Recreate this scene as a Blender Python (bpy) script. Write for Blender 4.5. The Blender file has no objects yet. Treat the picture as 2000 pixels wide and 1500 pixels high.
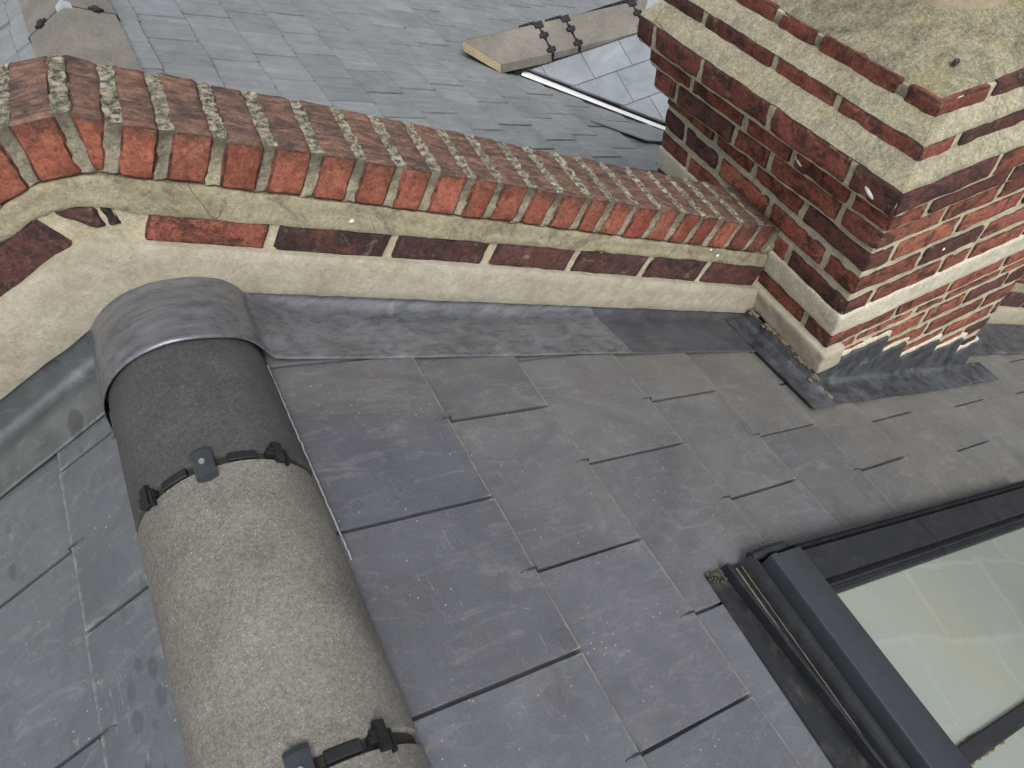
import bpy, math, random
from mathutils import Vector, Matrix, noise as mn
rad = math.radians
sc = bpy.context.scene
COL = sc.collection

# ------------------------------------------------------------------ camera, sky, sun
cam_d = bpy.data.cameras.new("camera"); cam = bpy.data.objects.new("camera", cam_d); COL.objects.link(cam)
cam_d.sensor_width = 36.0; cam_d.lens = 1408.95 / 2000 * 36.0; cam_d.clip_start = 0.02; cam_d.clip_end = 500
cam.matrix_world = (Matrix.Translation((0.15407, -0.96077, 0.96326)) @ Matrix.Rotation(-0.438858, 4, 'Z')
                    @ Matrix.Rotation(0.645680, 4, 'X') @ Matrix.Rotation(-0.052177, 4, 'Z'))
sc.camera = cam
SUN_DIR = Vector((-0.10, -0.70, 1.0)).normalized()
el = math.asin(SUN_DIR.z); az = math.atan2(SUN_DIR.x, SUN_DIR.y)
w = bpy.data.worlds.new("World"); sc.world = w; w.use_nodes = True
wt = w.node_tree; wt.nodes.clear()
sky = wt.nodes.new("ShaderNodeTexSky"); sky.sky_type = 'NISHITA'; sky.sun_disc = False
sky.sun_elevation = el; sky.sun_rotation = az; sky.air_density = 1.0; sky.dust_density = 4.0; sky.ozone_density = 1.0
hsv = wt.nodes.new("ShaderNodeHueSaturation"); hsv.inputs["Saturation"].default_value = 0.22
bg = wt.nodes.new("ShaderNodeBackground"); bg.inputs["Strength"].default_value = 0.115
wo = wt.nodes.new("ShaderNodeOutputWorld")
wt.links.new(sky.outputs[0], hsv.inputs["Color"]); wt.links.new(hsv.outputs[0], bg.inputs[0]); wt.links.new(bg.outputs[0], wo.inputs[0])
sd = bpy.data.lights.new("sun", 'SUN'); sd.energy = 1.2; sd.angle = rad(28); sd.color = (1.0, 0.96, 0.9)
so = bpy.data.objects.new("sun", sd); COL.objects.link(so); so.rotation_euler = SUN_DIR.to_track_quat('Z', 'Y').to_euler()
sc.view_settings.view_transform = 'Standard'; sc.view_settings.look = 'None'; sc.view_settings.gamma = 1.0
sc.view_settings.exposure = 0.58

# ------------------------------------------------------------------ frames
PT = 0.465996; CT, ST, TP = math.cos(PT), math.sin(PT), math.tan(PT)
PSI = -0.064223; PSIC = -0.018923
U = Vector((math.cos(PSI), math.sin(PSI), 0)); V = Vector((-math.sin(PSI), math.cos(PSI), 0)); Z = Vector((0, 0, 1))
UC = Vector((math.cos(PSIC), math.sin(PSIC), 0)); VC = Vector((-math.sin(PSIC), math.cos(PSIC), 0)); C0 = Vector((1.448, -0.219, 0))
class Fr:
    def __init__(s, o, x, y, z): s.o, s.x, s.y, s.z = Vector(o), Vector(x), Vector(y), Vector(z)
    def p(s, a, b, c): return s.o + s.x * a + s.y * b + s.z * c
FR = Fr((0, 0, 0), (CT, 0, -ST), (0, 1, 0), (ST, 0, CT))       # right hand slope: down slope, along ridge, out
FL = Fr((0, 0, 0), (-CT, 0, -ST), (0, 1, 0), (-ST, 0, CT))     # left hand slope
FW = Fr((0, 0, 0), U, V, Z)                                     # gable wall: along, away, up
FCT = Fr(C0, UC, VC - UC * 0.07, Z)                             # the corbelled top sits a little askew on the shaft
FC = Fr(C0, UC, VC, Z)                                          # chimney: right, away, up

# ------------------------------------------------------------------ mesh helpers
class MB:
    def __init__(s): s.v, s.f, s.edge, s.tint = [], [], [], []
    def add(s, p, e=0.0, t=(1, 1, 1, 0)):
        s.v.append(tuple(p)); s.edge.append(e); s.tint.append(t); return len(s.v) - 1
def finish(mb, name, mat, loc, smooth):
    me = bpy.data.meshes.new(name)
    me.from_pydata([(x - loc[0], y - loc[1], z - loc[2]) for x, y, z in mb.v], [], mb.f)
    a = me.attributes.new("edge", 'FLOAT', 'POINT'); a.data.foreach_set("value", mb.edge)
    c = me.attributes.new("tint", 'FLOAT_COLOR', 'POINT'); c.data.foreach_set("color", [x for t in mb.tint for x in t])
    me.materials.append(mat)
    if smooth is not False:
        me.polygons.foreach_set("use_smooth", [True] * len(me.polygons))
        if smooth is not True: me.set_sharp_from_angle(angle=rad(smooth))
    me.update()
    return bpy.data.objects.new(name, me)
def thing(name, label, cat, loc=(0, 0, 0), group=None):
    o = bpy.data.objects.new(name, None); COL.objects.link(o); o.location = loc; o.empty_display_size = 0.1
    o["label"] = label; o["category"] = cat; o["kind"] = "thing"
    if group: o["group"] = group
    return o
def top_loc(o):
    while o.parent: o = o.parent
    return tuple(o.location)
def part(mb, name, mat, parent, smooth=40, label=None, kind=None):
    o = finish(mb, name, mat, top_loc(parent), smooth); COL.objects.link(o); o.parent = parent
    if label: o["label"] = label
    if kind: o["kind"] = kind
    return o
def solo(mb, name, mat, label, cat, loc, group=None, smooth=40):
    o = finish(mb, name, mat, loc, smooth); COL.objects.link(o); o.location = loc
    o["label"] = label; o["category"] = cat; o["kind"] = "thing"
    if group: o["group"] = group
    return o
def axis_lin(n, h, r):
    r = min(r, h * 0.9)
    inner = [-(h - r) + 2 * (h - r) * i / max(n, 1) for i in range(max(n, 1) + 1)]
    return [-h, -h + 0.35 * r] + inner + [h - 0.35 * r, h]
def block(mb, c, r=0.004, amp=0.0015, n=(5, 3, 3), tint=(1, 1, 1, 0), freq=30.0, seed=0.0, chip=0.0):
    """rounded, slightly worn block between 8 corners c[i][j][k]"""
    c = [[[Vector(c[i][j][k]) for k in (0, 1)] for j in (0, 1)] for i in (0, 1)]
    avg = lambda a, b: sum(((x - y).length for x, y in zip(a, b))) / 4 / 2
    X0 = [c[0][j][k] for j in (0, 1) for k in (0, 1)]; X1 = [c[1][j][k] for j in (0, 1) for k in (0, 1)]
    Y0 = [c[i][0][k] for i in (0, 1) for k in (0, 1)]; Y1 = [c[i][1][k] for i in (0, 1) for k in (0, 1)]
    Z0 = [c[i][j][0] for i in (0, 1) for j in (0, 1)]; Z1 = [c[i][j][1] for i in (0, 1) for j in (0, 1)]
    h = (avg(X0, X1), avg(Y0, Y1), avg(Z0, Z1)); r = min(r, 0.8 * min(h))
    ax = [axis_lin(n[a], h[a], r) for a in range(3)]; N = [len(a) for a in ax]
    ids = {}
    def tri(l):
        a, b, d = [(l[i] / h[i] + 1) / 2 for i in range(3)]
        p = Vector((0, 0, 0))
        for i in (0, 1):
            for j in (0, 1):
                for k in (0, 1):
                    p += c[i][j][k] * ((a if i else 1 - a) * (b if j else 1 - b) * (d if k else 1 - d))
        return p
    def vid(i, j, k):
        key = (i, j, k)
        if key not in ids:
            l = Vector((ax[0][i], ax[1][j], ax[2][k]))
            q = Vector([max(-(h[a] - r), min(h[a] - r, l[a])) for a in range(3)])
            d = l - q
            if d.length > 1e-9: d.normalize()
            l2 = q + d * r
            w0 = tri(l2)
            s = Vector((seed * 3.1, seed * 1.7, seed))
            dd = amp * mn.noise(w0 * freq + s) + 0.6 * amp * mn.noise(w0 * freq * 2.7 + s)
            if chip:
                nz = sum(1 for a in range(3) if abs(d[a]) > 0.3)
                if nz > 1: dd -= chip * max(0.0, mn.noise(w0 * 38 + s * 2) - 0.05) * 2
            nz_ = sum(1 for a in range(3) if abs(l[a]) > h[a] - 0.75 * r)
            ids[key] = mb.add(tri(l2 + d * dd), 1.0 if nz_ > 1 else 0.0, tuple(tint[:3]) + ((l[2] / h[2] + 1) / 2,))
        return ids[key]
    for ia, ib, ic in ((0, 1, 2), (1, 2, 0), (2, 0, 1)):
        for side in (0, 1):
            kk = 0 if side == 0 else N[ic] - 1
            for a in range(N[ia] - 1):
                for b in range(N[ib] - 1):
                    def g(x, y):
                        t = [0, 0, 0]; t[ia], t[ib], t[ic] = x, y, kk; return vid(*t)
                    q = [g(a, b), g(a + 1, b), g(a + 1, b + 1), g(a, b + 1)]
                    mb.f.append(tuple(q if side else q[::-1]))
def box8(F, x0, x1, y0, y1, z0, z1):
    return [[[F.p(x, y, z) for z in (z0, z1)] for y in (y0, y1)] for x in (x0, x1)]
def grid(mb, rows, e=None, flip=False, t=(1, 1, 1, 0)):
    ids = [[mb.add(p, 0.0 if e is None else e[i][j], t) for j, p in enumerate(r)] for i, r in enumerate(rows)]
    for i in range(len(ids) - 1):
        for j in range(len(ids[i]) - 1):
            q = (ids[i][j], ids[i][j + 1], ids[i + 1][j + 1], ids[i + 1][j])
            mb.f.append(q[::-1] if flip else q)
    return ids
def tube(mb, pts, r, n=8, cap=True):
    pts = [Vector(p) for p in pts]; prev = None; rings = []
    for i, p in enumerate(pts):
        d = (pts[min(i + 1, len(pts) - 1)] - pts[max(i - 1, 0)]).normalized()
        a = d.cross(Vector((0.31, 0.52, 0.79)) if prev is None else prev.cross(d))
        if prev is not None: a = prev - d * prev.dot(d)
        a.normalize(); b = d.cross(a); prev = a
        rings.append([mb.add(p + (a * math.cos(2 * math.pi * k / n) + b * math.sin(2 * math.pi * k / n)) * r) for k in range(n)])
    for i in range(len(rings) - 1):
        for k in range(n): mb.f.append((rings[i][k], rings[i][(k + 1) % n], rings[i + 1][(k + 1) % n], rings[i + 1][k]))
    if cap: mb.f.append(tuple(rings[0][::-1])); mb.f.append(tuple(rings[-1]))
def interp(pts, u):
    if u <= pts[0][0]: a, b = pts[0], pts[1]
    elif u >= pts[-1][0]: a, b = pts[-2], pts[-1]
    else:
        for a, b in zip(pts, pts[1:]):
            if a[0] <= u <= b[0]: break
    return a[1] + (b[1] - a[1]) * (u - a[0]) / (b[0] - a[0])
def smooth_pts(pts, it=2):
    for _ in range(it):
        o = [pts[0]]
        for a, b in zip(pts, pts[1:]):
            o.append((a[0] * .75 + b[0] * .25, a[1] * .75 + b[1] * .25)); o.append((a[0] * .25 + b[0] * .75, a[1] * .25 + b[1] * .75))
        o.append(pts[-1]); pts = o
    return pts
def nz(x, y, z=0.0): return mn.noise(Vector((x, y, z)))

# ------------------------------------------------------------------ materials
class NT:
    def __init__(s, name):
        s.m = bpy.data.materials.new(name); s.m.use_nodes = True; s.t = s.m.node_tree
        s.b = s.t.nodes["Principled BSDF"]; s.out = s.t.nodes["Material Output"]
        s.geo = s.t.nodes.new("ShaderNodeNewGeometry"); s.pos = s.geo.outputs["Position"]
    def n(s, k): return s.t.nodes.new(k)
    def put(s, sock, v):
        if isinstance(v, bpy.types.NodeSocket): s.t.links.new(v, sock)
        elif v is not None:
            if isinstance(v, tuple) and len(v) == 3 and sock.type == 'RGBA': v = v + (1,)
            sock.default_value = v
    def vec(s, scale=(1, 1, 1), rot=(0, 0, 0), src=None):
        m = s.n("ShaderNodeMapping"); s.put(m.inputs[0], src or s.pos); m.inputs["Scale"].default_value = scale; m.inputs["Rotation"].default_value = rot
        return m.outputs[0]
    def noise(s, scale, detail=4, rough=0.6, vec=None, dist=0.0):
        k = s.n("ShaderNodeTexNoise"); s.put(k.inputs["Vector"], vec or s.pos); k.inputs["Scale"].default_value = scale
        k.inputs["Detail"].default_value = detail; k.inputs["Roughness"].default_value = rough; k.inputs["Distortion"].default_value = dist
        return k.outputs["Fac"]
    def vor(s, scale, vec=None, out="Distance", rnd=1.0):
        k = s.n("ShaderNodeTexVoronoi"); s.put(k.inputs["Vector"], vec or s.pos); k.inputs["Scale"].default_value = scale; k.inputs["Randomness"].default_value = rnd
        return k.outputs[out]
    def ramp(s, v, a, b, lo=0.0, hi=1.0):
        k = s.n("ShaderNodeMapRange"); s.put(k.inputs[0], v); k.inputs[1].default_value = a; k.inputs[2].default_value = b
        k.inputs[3].default_value = lo; k.inputs[4].default_value = hi; k.clamp = True
        return k.outputs[0]
    def math(s, op, a, b=None):
        k = s.n("ShaderNodeMath"); k.operation = op; s.put(k.inputs[0], a)
        if b is not None: s.put(k.inputs[1], b)
        return k.outputs[0]
    def mul(s, a, b): return s.math('MULTIPLY', a, b)
    def mix(s, f, a, b, mode='MIX'):
        k = s.n("ShaderNodeMix"); k.data_type = 'RGBA'; k.blend_type = mode; s.put(k.inputs[0], f); s.put(k.inputs[6], a); s.put(k.inputs[7], b)
        return k.outputs[2]
    def attr(s, name, out="Fac"):
        k = s.n("ShaderNodeAttribute"); k.attribute_name = name; return k.outputs[out]
    def val(s, col, v):   # colour * scalar
        k = s.n("ShaderNodeVectorMath"); k.operation = 'SCALE'; s.put(k.inputs[0], col); s.put(k.inputs[3], v); return k.outputs[0]
    def rgb(s, c):
        k = s.n("ShaderNodeRGB"); k.outputs[0].default_value = tuple(c) + (1,); return k.outputs[0]
    def xyz(s, ch, src=None):
        k = s.n("ShaderNodeSeparateXYZ"); s.put(k.inputs[0], src or s.pos); return k.outputs[ch]
    def bump(s, h, strength=0.3, dist=0.002, prev=None):
        k = s.n("ShaderNodeBump"); k.inputs["Strength"].default_value = strength; k.inputs["Distance"].default_value = dist
        s.put(k.inputs["Height"], h)
        if prev: s.put(k.inputs["Normal"], prev)
        return k.outputs[0]
    def done(s, col, rough=0.7, bump=None, metal=0.0, spec=0.5):
        s.put(s.b.inputs["Base Color"], col); s.put(s.b.inputs["Roughness"], rough); s.put(s.b.inputs["Metallic"], metal)
        s.put(s.b.inputs["Specular IOR Level"], spec)
        if bump: s.put(s.b.inputs["Normal"], bump)
        return s.m

def slate_mat(name, base, alt, var, patina=None, drips=0.0, grain=0.0, edge_dirt_and_line=(0.16, 0.145, 0.11), edge_amt=0.55, rough=0.5, spec=0.5, graindir=(3, 60, 3)):
    k = NT(name)
    rnd = k.geo.outputs["Random Per Island"]
    col = k.mix(rnd, base, alt)
    col = k.val(col, k.ramp(k.math('FRACT', k.mul(rnd, 7.31)), 0, 1, 1 - var, 1 + var))
    if patina:
        f = k.math('ADD', k.math('ADD', k.ramp(k.xyz(0), 0.45, 1.7, 0.0, 0.75), k.ramp(k.xyz(1), -0.40, -0.05, 0.0, 0.45)), k.ramp(k.noise(4.0, 4, 0.65), 0.3, 0.75, -0.4, 0.35))
        f = k.math('MINIMUM', k.math('MAXIMUM', f, 0.0), 1.0)
        col = k.mix(f, col, patina)
    cloud = k.ramp(k.noise(6.0, 6, 0.68, dist=0.8), 0.3, 0.75, 0.80, 1.22); col = k.val(col, cloud)
    fine = k.ramp(k.noise(260.0, 4, 0.75), 0.3, 0.7, 0.84, 1.16); col = k.val(col, fine)
    if grain:
        g = k.noise(1.0, 6, 0.65, k.vec(graindir)); col = k.val(col, k.ramp(g, 0.3, 0.7, 1 - grain, 1 + grain))
    wipe = k.mul(k.ramp(k.noise(9.0, 8, 0.78, k.vec((1, 3.0, 1), (0, 0, 0.5)), 1.6), 0.52, 0.78), 0.34); col = k.mix(wipe, col, (0.36, 0.36, 0.36))
    for rz, th in ((0.9, .70), (-0.5, .71), (2.0, .72)):
        scr = k.mul(k.ramp(k.noise(26.0, 2, 0.5, k.vec((9, 0.7, 5), (0.2, 0.1, rz)), 1.5), th, th + .03), k.ramp(k.noise(5.0, 2), .45, .6, 0, .30)); col = k.mix(scr, col, (0.42, 0.42, 0.41))
    blot = k.mul(k.ramp(k.noise(17.0, 5, 0.75, dist=1.4), .64, .72), .30); col = k.mix(blot, col, (0.34, 0.335, 0.31))
    sm = k.mul(k.ramp(k.noise(8.0, 7, 0.8, dist=1.0), .58, .72), .35); col = k.mix(sm, col, (0.062, 0.062, 0.064))
    spk = k.mul(k.ramp(k.vor(70.0), 0.13, 0.06), k.ramp(k.noise(11.0, 3), 0.48, 0.6, 0, 0.7)); col = k.mix(spk, col, (0.45, 0.44, 0.41))
    if drips:
        d = k.vor(25.0, k.vec((1.25, 0.62, 1.25), (0, 0, 0.5)))
        d = k.mul(k.ramp(k.math('ADD', d, k.ramp(k.noise(60.0, 3), .3, .7, -.05, .05)), 0.32, 0.24), k.mul(k.ramp(k.noise(5.0, 2), 0.5, 0.56), drips)); col = k.mix(d, col, (0.028, 0.03, 0.034))
    ed = k.attr("edge"); ed = k.mul(k.ramp(k.math('MULTIPLY', ed, k.ramp(k.noise(38.0, 5, 0.75), 0.32, 0.68, 0.55, 1.2)), 0.55, 0.95), edge_amt)
    col = k.mix(ed, col, edge_dirt_and_line)
    b = k.bump(k.noise(14.0, 5, 0.6), 0.12, 0.004); b = k.bump(k.noise(210.0, 3, 0.6), 0.12, 0.0006, b)
    if grain: b = k.bump(k.noise(1.0, 6, 0.65, k.vec(graindir)), 0.5, 0.003, b)
    r = k.ramp(k.noise(13.0, 4, 0.6), 0.3, 0.7, rough - 0.08, rough + 0.12)
    return k.done(col, r, b, spec=spec)
M_SLATE = slate_mat("slate_blue_grey", (0.096, 0.102, 0.121), (0.118, 0.122, 0.137), 0.16, patina=(0.150, 0.145, 0.126), edge_dirt_and_line=(0.25, 0.23, 0.18), edge_amt=0.85)
M_SLATE_L = slate_mat("slate_wet_spotted", (0.092, 0.101, 0.116), (0.102, 0.111, 0.126), 0.05, drips=0.34, edge_amt=0.6, edge_dirt_and_line=(0.25, 0.255, 0.255))
M_SLATE_N = slate_mat("slate_riven_old", (0.180, 0.195, 0.200), (0.202, 0.214, 0.232), 0.09, grain=0.16, edge_dirt_and_line=(0.045, 0.05, 0.046), edge_amt=0.95, rough=0.55, graindir=(5, 45, 5))  # edge colour here darkens the slate rims to draw thin tail lines
M_SLATE_D = slate_mat("slate_new_smooth", (0.225, 0.25, 0.28), (0.25, 0.275, 0.305), 0.04, edge_dirt_and_line=(0.2, 0.2, 0.2), edge_amt=0.3, rough=0.45)

def brick_mat(name, soot=0.5, smear=0.25, topdirt=False):
    k = NT(name)
    t = k.attr("tint", "Color"); rnd = k.geo.outputs["Random Per Island"]
    col = k.val(t, k.ramp(rnd, 0, 1, 0.82, 1.2))
    col = k.val(col, k.ramp(k.noise(38.0, 6, 0.7, dist=0.4), 0.28, 0.72, 0.72, 1.3))
    col = k.mix(k.ramp(k.noise(26.0, 5, 0.7), 0.52, 0.72, 0, 0.55), col, k.mix(0.5, t, (0.36, 0.13, 0.075)))
    s = k.ramp(k.noise(17.0, 7, 0.76, dist=0.9), 0.48, 0.6, 0, soot); col = k.mix(s, col, (0.028, 0.021, 0.020))
    ar = k.mul(k.ramp(k.attr("edge"), 0.0, 0.7), k.ramp(k.noise(30.0, 7, 0.8), 0.34, 0.56, 0, 0.85)); col = k.mix(ar, col, (0.026, 0.021, 0.020))
    if topdirt:
        lt = k.attr("tint", "Alpha"); ft = k.math('ADD', lt, k.ramp(k.noise(22.0, 6, 0.75, dist=0.8), 0.25, 0.75, -0.45, 0.35))
        col = k.mix(k.ramp(ft, 0.62, 1.05, 0, 0.8), col, (0.045, 0.032, 0.028))
        wh = k.ramp(k.noise(15.0, 5, 0.7, k.vec((1, 1, 1), (1, 0, 0))), 0.60, 0.74, 0, 0.35); col = k.mix(wh, col, (0.36, 0.26, 0.20))
    col = k.val(col, k.ramp(k.noise(300.0, 5, 0.8), 0.3, 0.7, 0.66, 1.34)); col = k.val(col, k.ramp(k.noise(115.0, 5, 0.8), 0.34, 0.66, 0.62, 1.42))
    pit = k.ramp(k.vor(105.0), 0.20, 0.10); pit = k.mul(pit, k.ramp(k.noise(40.0, 3), 0.5, 0.58)); col = k.mix(k.mul(pit, 0.8), col, (0.02, 0.016, 0.015))
    if smear:
        m = k.ramp(k.noise(23.0, 7, 0.8, dist=0.6), 0.58, 0.68, 0, smear); col = k.mix(m, col, (0.40, 0.33, 0.24))
    if topdirt:
        up = k.ramp(k.xyz(2, k.geo.outputs["Normal"]), 0.45, 0.8)
        st = k.noise(1.0, 6, 0.7, k.vec((24, 70, 24), (0, 0, 0.1)), 0.6)
        tcol = k.mix(k.ramp(st, 0.36, 0.66), (0.052, 0.041, 0.039), (0.255, 0.145, 0.102))
        tcol = k.mix(k.ramp(k.noise(13.0, 8, 0.78, k.vec((1, 2.4, 1))), 0.49, 0.64, 0, .75), tcol, (0.040, 0.033, 0.034))
        tcol = k.mix(k.ramp(k.noise(33.0, 5, 0.7), 0.60, 0.72, 0, 0.6), tcol, (0.30, 0.185, 0.135))
        lich = k.mul(k.ramp(k.noise(18.0, 4), 0.68, 0.75), 0.5); tcol = k.mix(lich, tcol, (0.24, 0.185, 0.05))
        tcol = k.val(tcol, k.ramp(k.noise(330.0, 3, 0.7), 0.3, 0.7, 0.75, 1.25)); tcol = k.val(tcol, k.ramp(k.noise(95.0, 5, 0.8), 0.34, 0.66, 0.65, 1.4))
        col = k.mix(k.mul(up, 0.92), col, tcol)
    b = k.bump(k.noise(55.0, 7, 0.78), 0.8, 0.004); b = k.bump(k.noise(380.0, 3, 0.7), 0.4, 0.0008, b); b = k.bump(k.math('SUBTRACT', 1.0, pit), 0.5, 0.002, b)
    return k.done(col, 0.86, b, spec=0.3)
M_BRICK = brick_mat("worn_brick", 0.78, 0.40)
M_COPING = brick_mat("coping_brick", 0.25, 0.12, True)

def cement_mat(name, base, alt, dark, dk=0.4, grit=0.25, white=0.2, yellow=0.0, topspeck=False, rough=0.9, crk=0.0):
    k = NT(name)
    col = k.mix(k.ramp(k.noise(9.0, 5, 0.65), 0.35, 0.7), base, alt)
    col = k.val(col, k.ramp(k.noise(45.0, 5, 0.7), 0.28, 0.72, 0.85, 1.14))
    col = k.mix(k.ramp(k.noise(14.0, 7, 0.78, dist=0.8), 0.47, 0.63, 0, dk), col, dark)
    if yellow: col = k.mix(k.ramp(k.noise(6.5, 4, 0.6), 0.5, 0.7, 0, yellow), col, (0.27, 0.235, 0.09))
    col = k.val(col, k.ramp(k.noise(480.0, 2, 0.7), 0.3, 0.7, 1 - grit, 1 + grit)); col = k.val(col, k.ramp(k.noise(130.0, 5, 0.8), 0.34, 0.66, 1 - grit * 1.1, 1 + grit * 1.1))
    col = k.mix(k.ramp(k.vor(170.0), 0.16, 0.08, 0, white), col, (0.75, 0.72, 0.64))
    pit = k.mul(k.ramp(k.vor(95.0), 0.15, 0.07), k.ramp(k.noise(30.0, 2), 0.48, 0.58)); col = k.mix(k.mul(pit, 0.75), col, k.val(k.rgb(dark), 0.45))
    crack = k.n("ShaderNodeTexVoronoi"); crack.feature = 'DISTANCE_TO_EDGE'; crack.inputs["Scale"].default_value = 5.0
    k.t.links.new(k.vec((1.6, 1.6, 0.8), src=None), crack.inputs["Vector"])
    cr = k.mul(k.ramp(crack.outputs["Distance"], 0.007, 0.002), k.ramp(k.noise(4.0, 2), 0.5, 0.56, 0, crk)); col = k.mix(cr, col, k.val(k.rgb(dark), 0.4))
    b = k.bump(k.noise(60.0, 6, 0.75), 0.5, 0.004); b = k.bump(k.noise(420.0, 3, 0.7), 0.5, 0.001, b); b = k.bump(k.math('SUBTRACT', 1.0, pit), 0.4, 0.002, b)
    if topspeck:
        up = k.ramp(k.xyz(2, k.geo.outputs["Normal"]), 0.35, 0.7)
        lt = k.attr("tint", "Alpha"); ft = k.math('ADD', lt, k.ramp(k.noise(30.0, 6, 0.75), 0.25, 0.75, -0.4, 0.4)); col = k.mix(k.ramp(ft, 0.35, 1.0, 0, 0.8), col, (0.075, 0.072, 0.055))
        sp = k.mix(k.ramp(k.noise(85.0, 6, 0.78), 0.42, 0.60), (0.06, 0.057, 0.048), (0.54, 0.49, 0.365))
        sp = k.mix(k.ramp(k.noise(20.0, 3), 0.45, 0.7, 0, 0.5), sp, (0.13, 0.125, 0.10))
        col = k.mix(k.mul(up, 0.9), col, sp)
        b = k.bump(k.noise(85.0, 6, 0.78), 1.0, 0.006, b)
    return k.done(col, rough, b, spec=0.25)
M_MORTAR = cement_mat("lime_mortar", (0.48, 0.44, 0.32), (0.42, 0.38, 0.27), (0.16, 0.145, 0.10), 0.35, 0.2)
M_CMORTAR = cement_mat("coping_mortar", (0.42, 0.385, 0.285), (0.35, 0.325, 0.235), (0.10, 0.095, 0.07), 0.6, 0.25, 0.15, topspeck=True)
M_BAND = cement_mat("cement_band", (0.36, 0.325, 0.225), (0.30, 0.27, 0.185), (0.14, 0.12, 0.085), 0.85, 0.2, 0.3, 0.18, crk=0.8)
M_RENDER = cement_mat("sand_render", (0.42, 0.39, 0.315), (0.36, 0.33, 0.255), (0.25, 0.205, 0.135), 0.45, 0.11, 0.08)
M_WHITEBAND = cement_mat("pale_mortar_band", (0.58, 0.55, 0.45), (0.50, 0.47, 0.37), (0.26, 0.24, 0.18), 0.25, 0.2, 0.3)
M_FLAUNCH = cement_mat("weathered_flaunching", (0.27, 0.252, 0.175), (0.19, 0.178, 0.125), (0.085, 0.082, 0.066), 0.75, 0.38, 0.35, 0.55, crk=0.3)
M_FILLET = cement_mat("cement_fillet", (0.35, 0.325, 0.24), (0.29, 0.27, 0.19), (0.13, 0.12, 0.095), 0.55, 0.34, 0.4, 0.35, crk=0.6)
M_CLAY = cement_mat("buff_clay", (0.44, 0.36, 0.25), (0.38, 0.31, 0.22), (0.22, 0.18, 0.13), 0.3, 0.1, 0.1)

def lead_mat(name, base, light, dust=0.2, drips=0.0, stretch=(2.5, 22, 22), rot=(0, 0, -0.06), rough=0.42, metal=0.5):
    k = NT(name)
    st = k.noise(1.6, 8, 0.72, k.vec(stretch, rot), 0.25)
    col = k.mix(k.ramp(st, 0.36, 0.7), base, light)
    col = k.val(col, k.ramp(k.noise(10.0, 5, 0.6), 0.3, 0.7, 0.82, 1.18))
    dk = k.ramp(k.noise(14.0, 4, 0.6, dist=0.8), 0.60, 0.78, 0, 0.2); col = k.mix(dk, col, k.val(k.rgb(base), 0.45))
    spk = k.mul(k.ramp(k.vor(85.0), 0.13, 0.06), k.ramp(k.noise(8.0, 2), 0.48, 0.58, 0, 0.5)); col = k.mix(spk, col, (0.4, 0.39, 0.35))
    if dust: col = k.mix(k.ramp(k.noise(12.0, 6, 0.75), 0.55, 0.72, 0, dust), col, (0.27, 0.25, 0.19))
    if drips:
        d = k.mul(k.ramp(k.vor(13.0, k.vec((1.2, 0.65, 1.2), (0, 0, 0.4))), 0.30, 0.27), k.mul(k.ramp(k.noise(5.0, 2), 0.48, 0.54), drips)); col = k.mix(d, col, (0.05, 0.055, 0.055))
    b = k.bump(k.noise(5.0, 3, 0.5), 0.3, 0.01); b = k.bump(st, 0.08, 0.001, b); b = k.bump(k.noise(26.0, 3, 0.5), 0.16, 0.003, b)
    ox = k.mul(k.ramp(k.noise(11.0, 7, 0.78, k.vec(stretch and (1, 2.2, 2.2)), 0.8), 0.56, 0.7), 0.35); col = k.mix(ox, col, (0.36, 0.37, 0.39)); b = k.bump(k.noise(140.0, 3, 0.6), 0.15, 0.0006, b)
    return k.done(col, k.ramp(st, 0.3, 0.7, rough - 0.06, rough + 0.14), b, metal=metal, spec=0.6)
M_LEAD = lead_mat("lead_sheet", (0.098, 0.104, 0.122), (0.205, 0.213, 0.238), 0.0, stretch=(2.2, 34, 34), rough=0.26, metal=0.35)
M_LEAD2 = lead_mat("lead_sheet_dull", (0.084, 0.088, 0.106), (0.120, 0.125, 0.147), 0.08, stretch=(2.2, 30, 30))
M_LEAD_L = lead_mat("lead_sheet_spotted", (0.122, 0.134, 0.140), (0.168, 0.180, 0.188), 0.12, 0.5, (14, 5, 8), (0, 0, 0.4))
M_LEAD_C = lead_mat("lead_dressed_old", (0.026, 0.030, 0.038), (0.125, 0.132, 0.146), 0.16, 0.0, (9, 9, 4), (0, 0, 0.2), 0.5, 0.25)

def conc_mat(name, base, speck=0.5, dark=(0.11, 0.10, 0.085), rough=0.88, stain=0.5):
    k = NT(name)
    col = k.val(k.rgb(base), k.ramp(k.noise(6.0, 5, 0.65), 0.3, 0.7, 0.86, 1.14))
    col = k.mix(k.ramp(k.noise(8.0, 7, 0.75, dist=0.9), 0.47, 0.66, 0, stain), col, dark); col = k.val(col, k.ramp(k.noise(3.0, 3), 0.35, 0.65, 0.88, 1.12))
    col = k.val(col, k.ramp(k.noise(320.0, 4, 0.8), 0.3, 0.7, 0.6, 1.4)); col = k.val(col, k.ramp(k.noise(140.0, 5, 0.8), 0.34, 0.66, 0.74, 1.26))
    w = k.mul(k.ramp(k.vor(240.0), 0.26, 0.12), k.ramp(k.noise(130.0, 1), 0.45, 0.58, 0, speck)); col = k.mix(w, col, (0.62, 0.60, 0.54))
    col = k.mix(k.mul(k.mul(k.ramp(k.vor(90.0), 0.10, 0.06), k.ramp(k.noise(40.0, 1), .5, .6)), speck), col, (0.60, 0.57, 0.49))
    b = k.bump(k.noise(300.0, 4, 0.75), 0.55, 0.0012); b = k.bump(k.noise(24.0, 4), 0.2, 0.003, b)
    return k.done(col, rough, b, spec=0.3)
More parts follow.
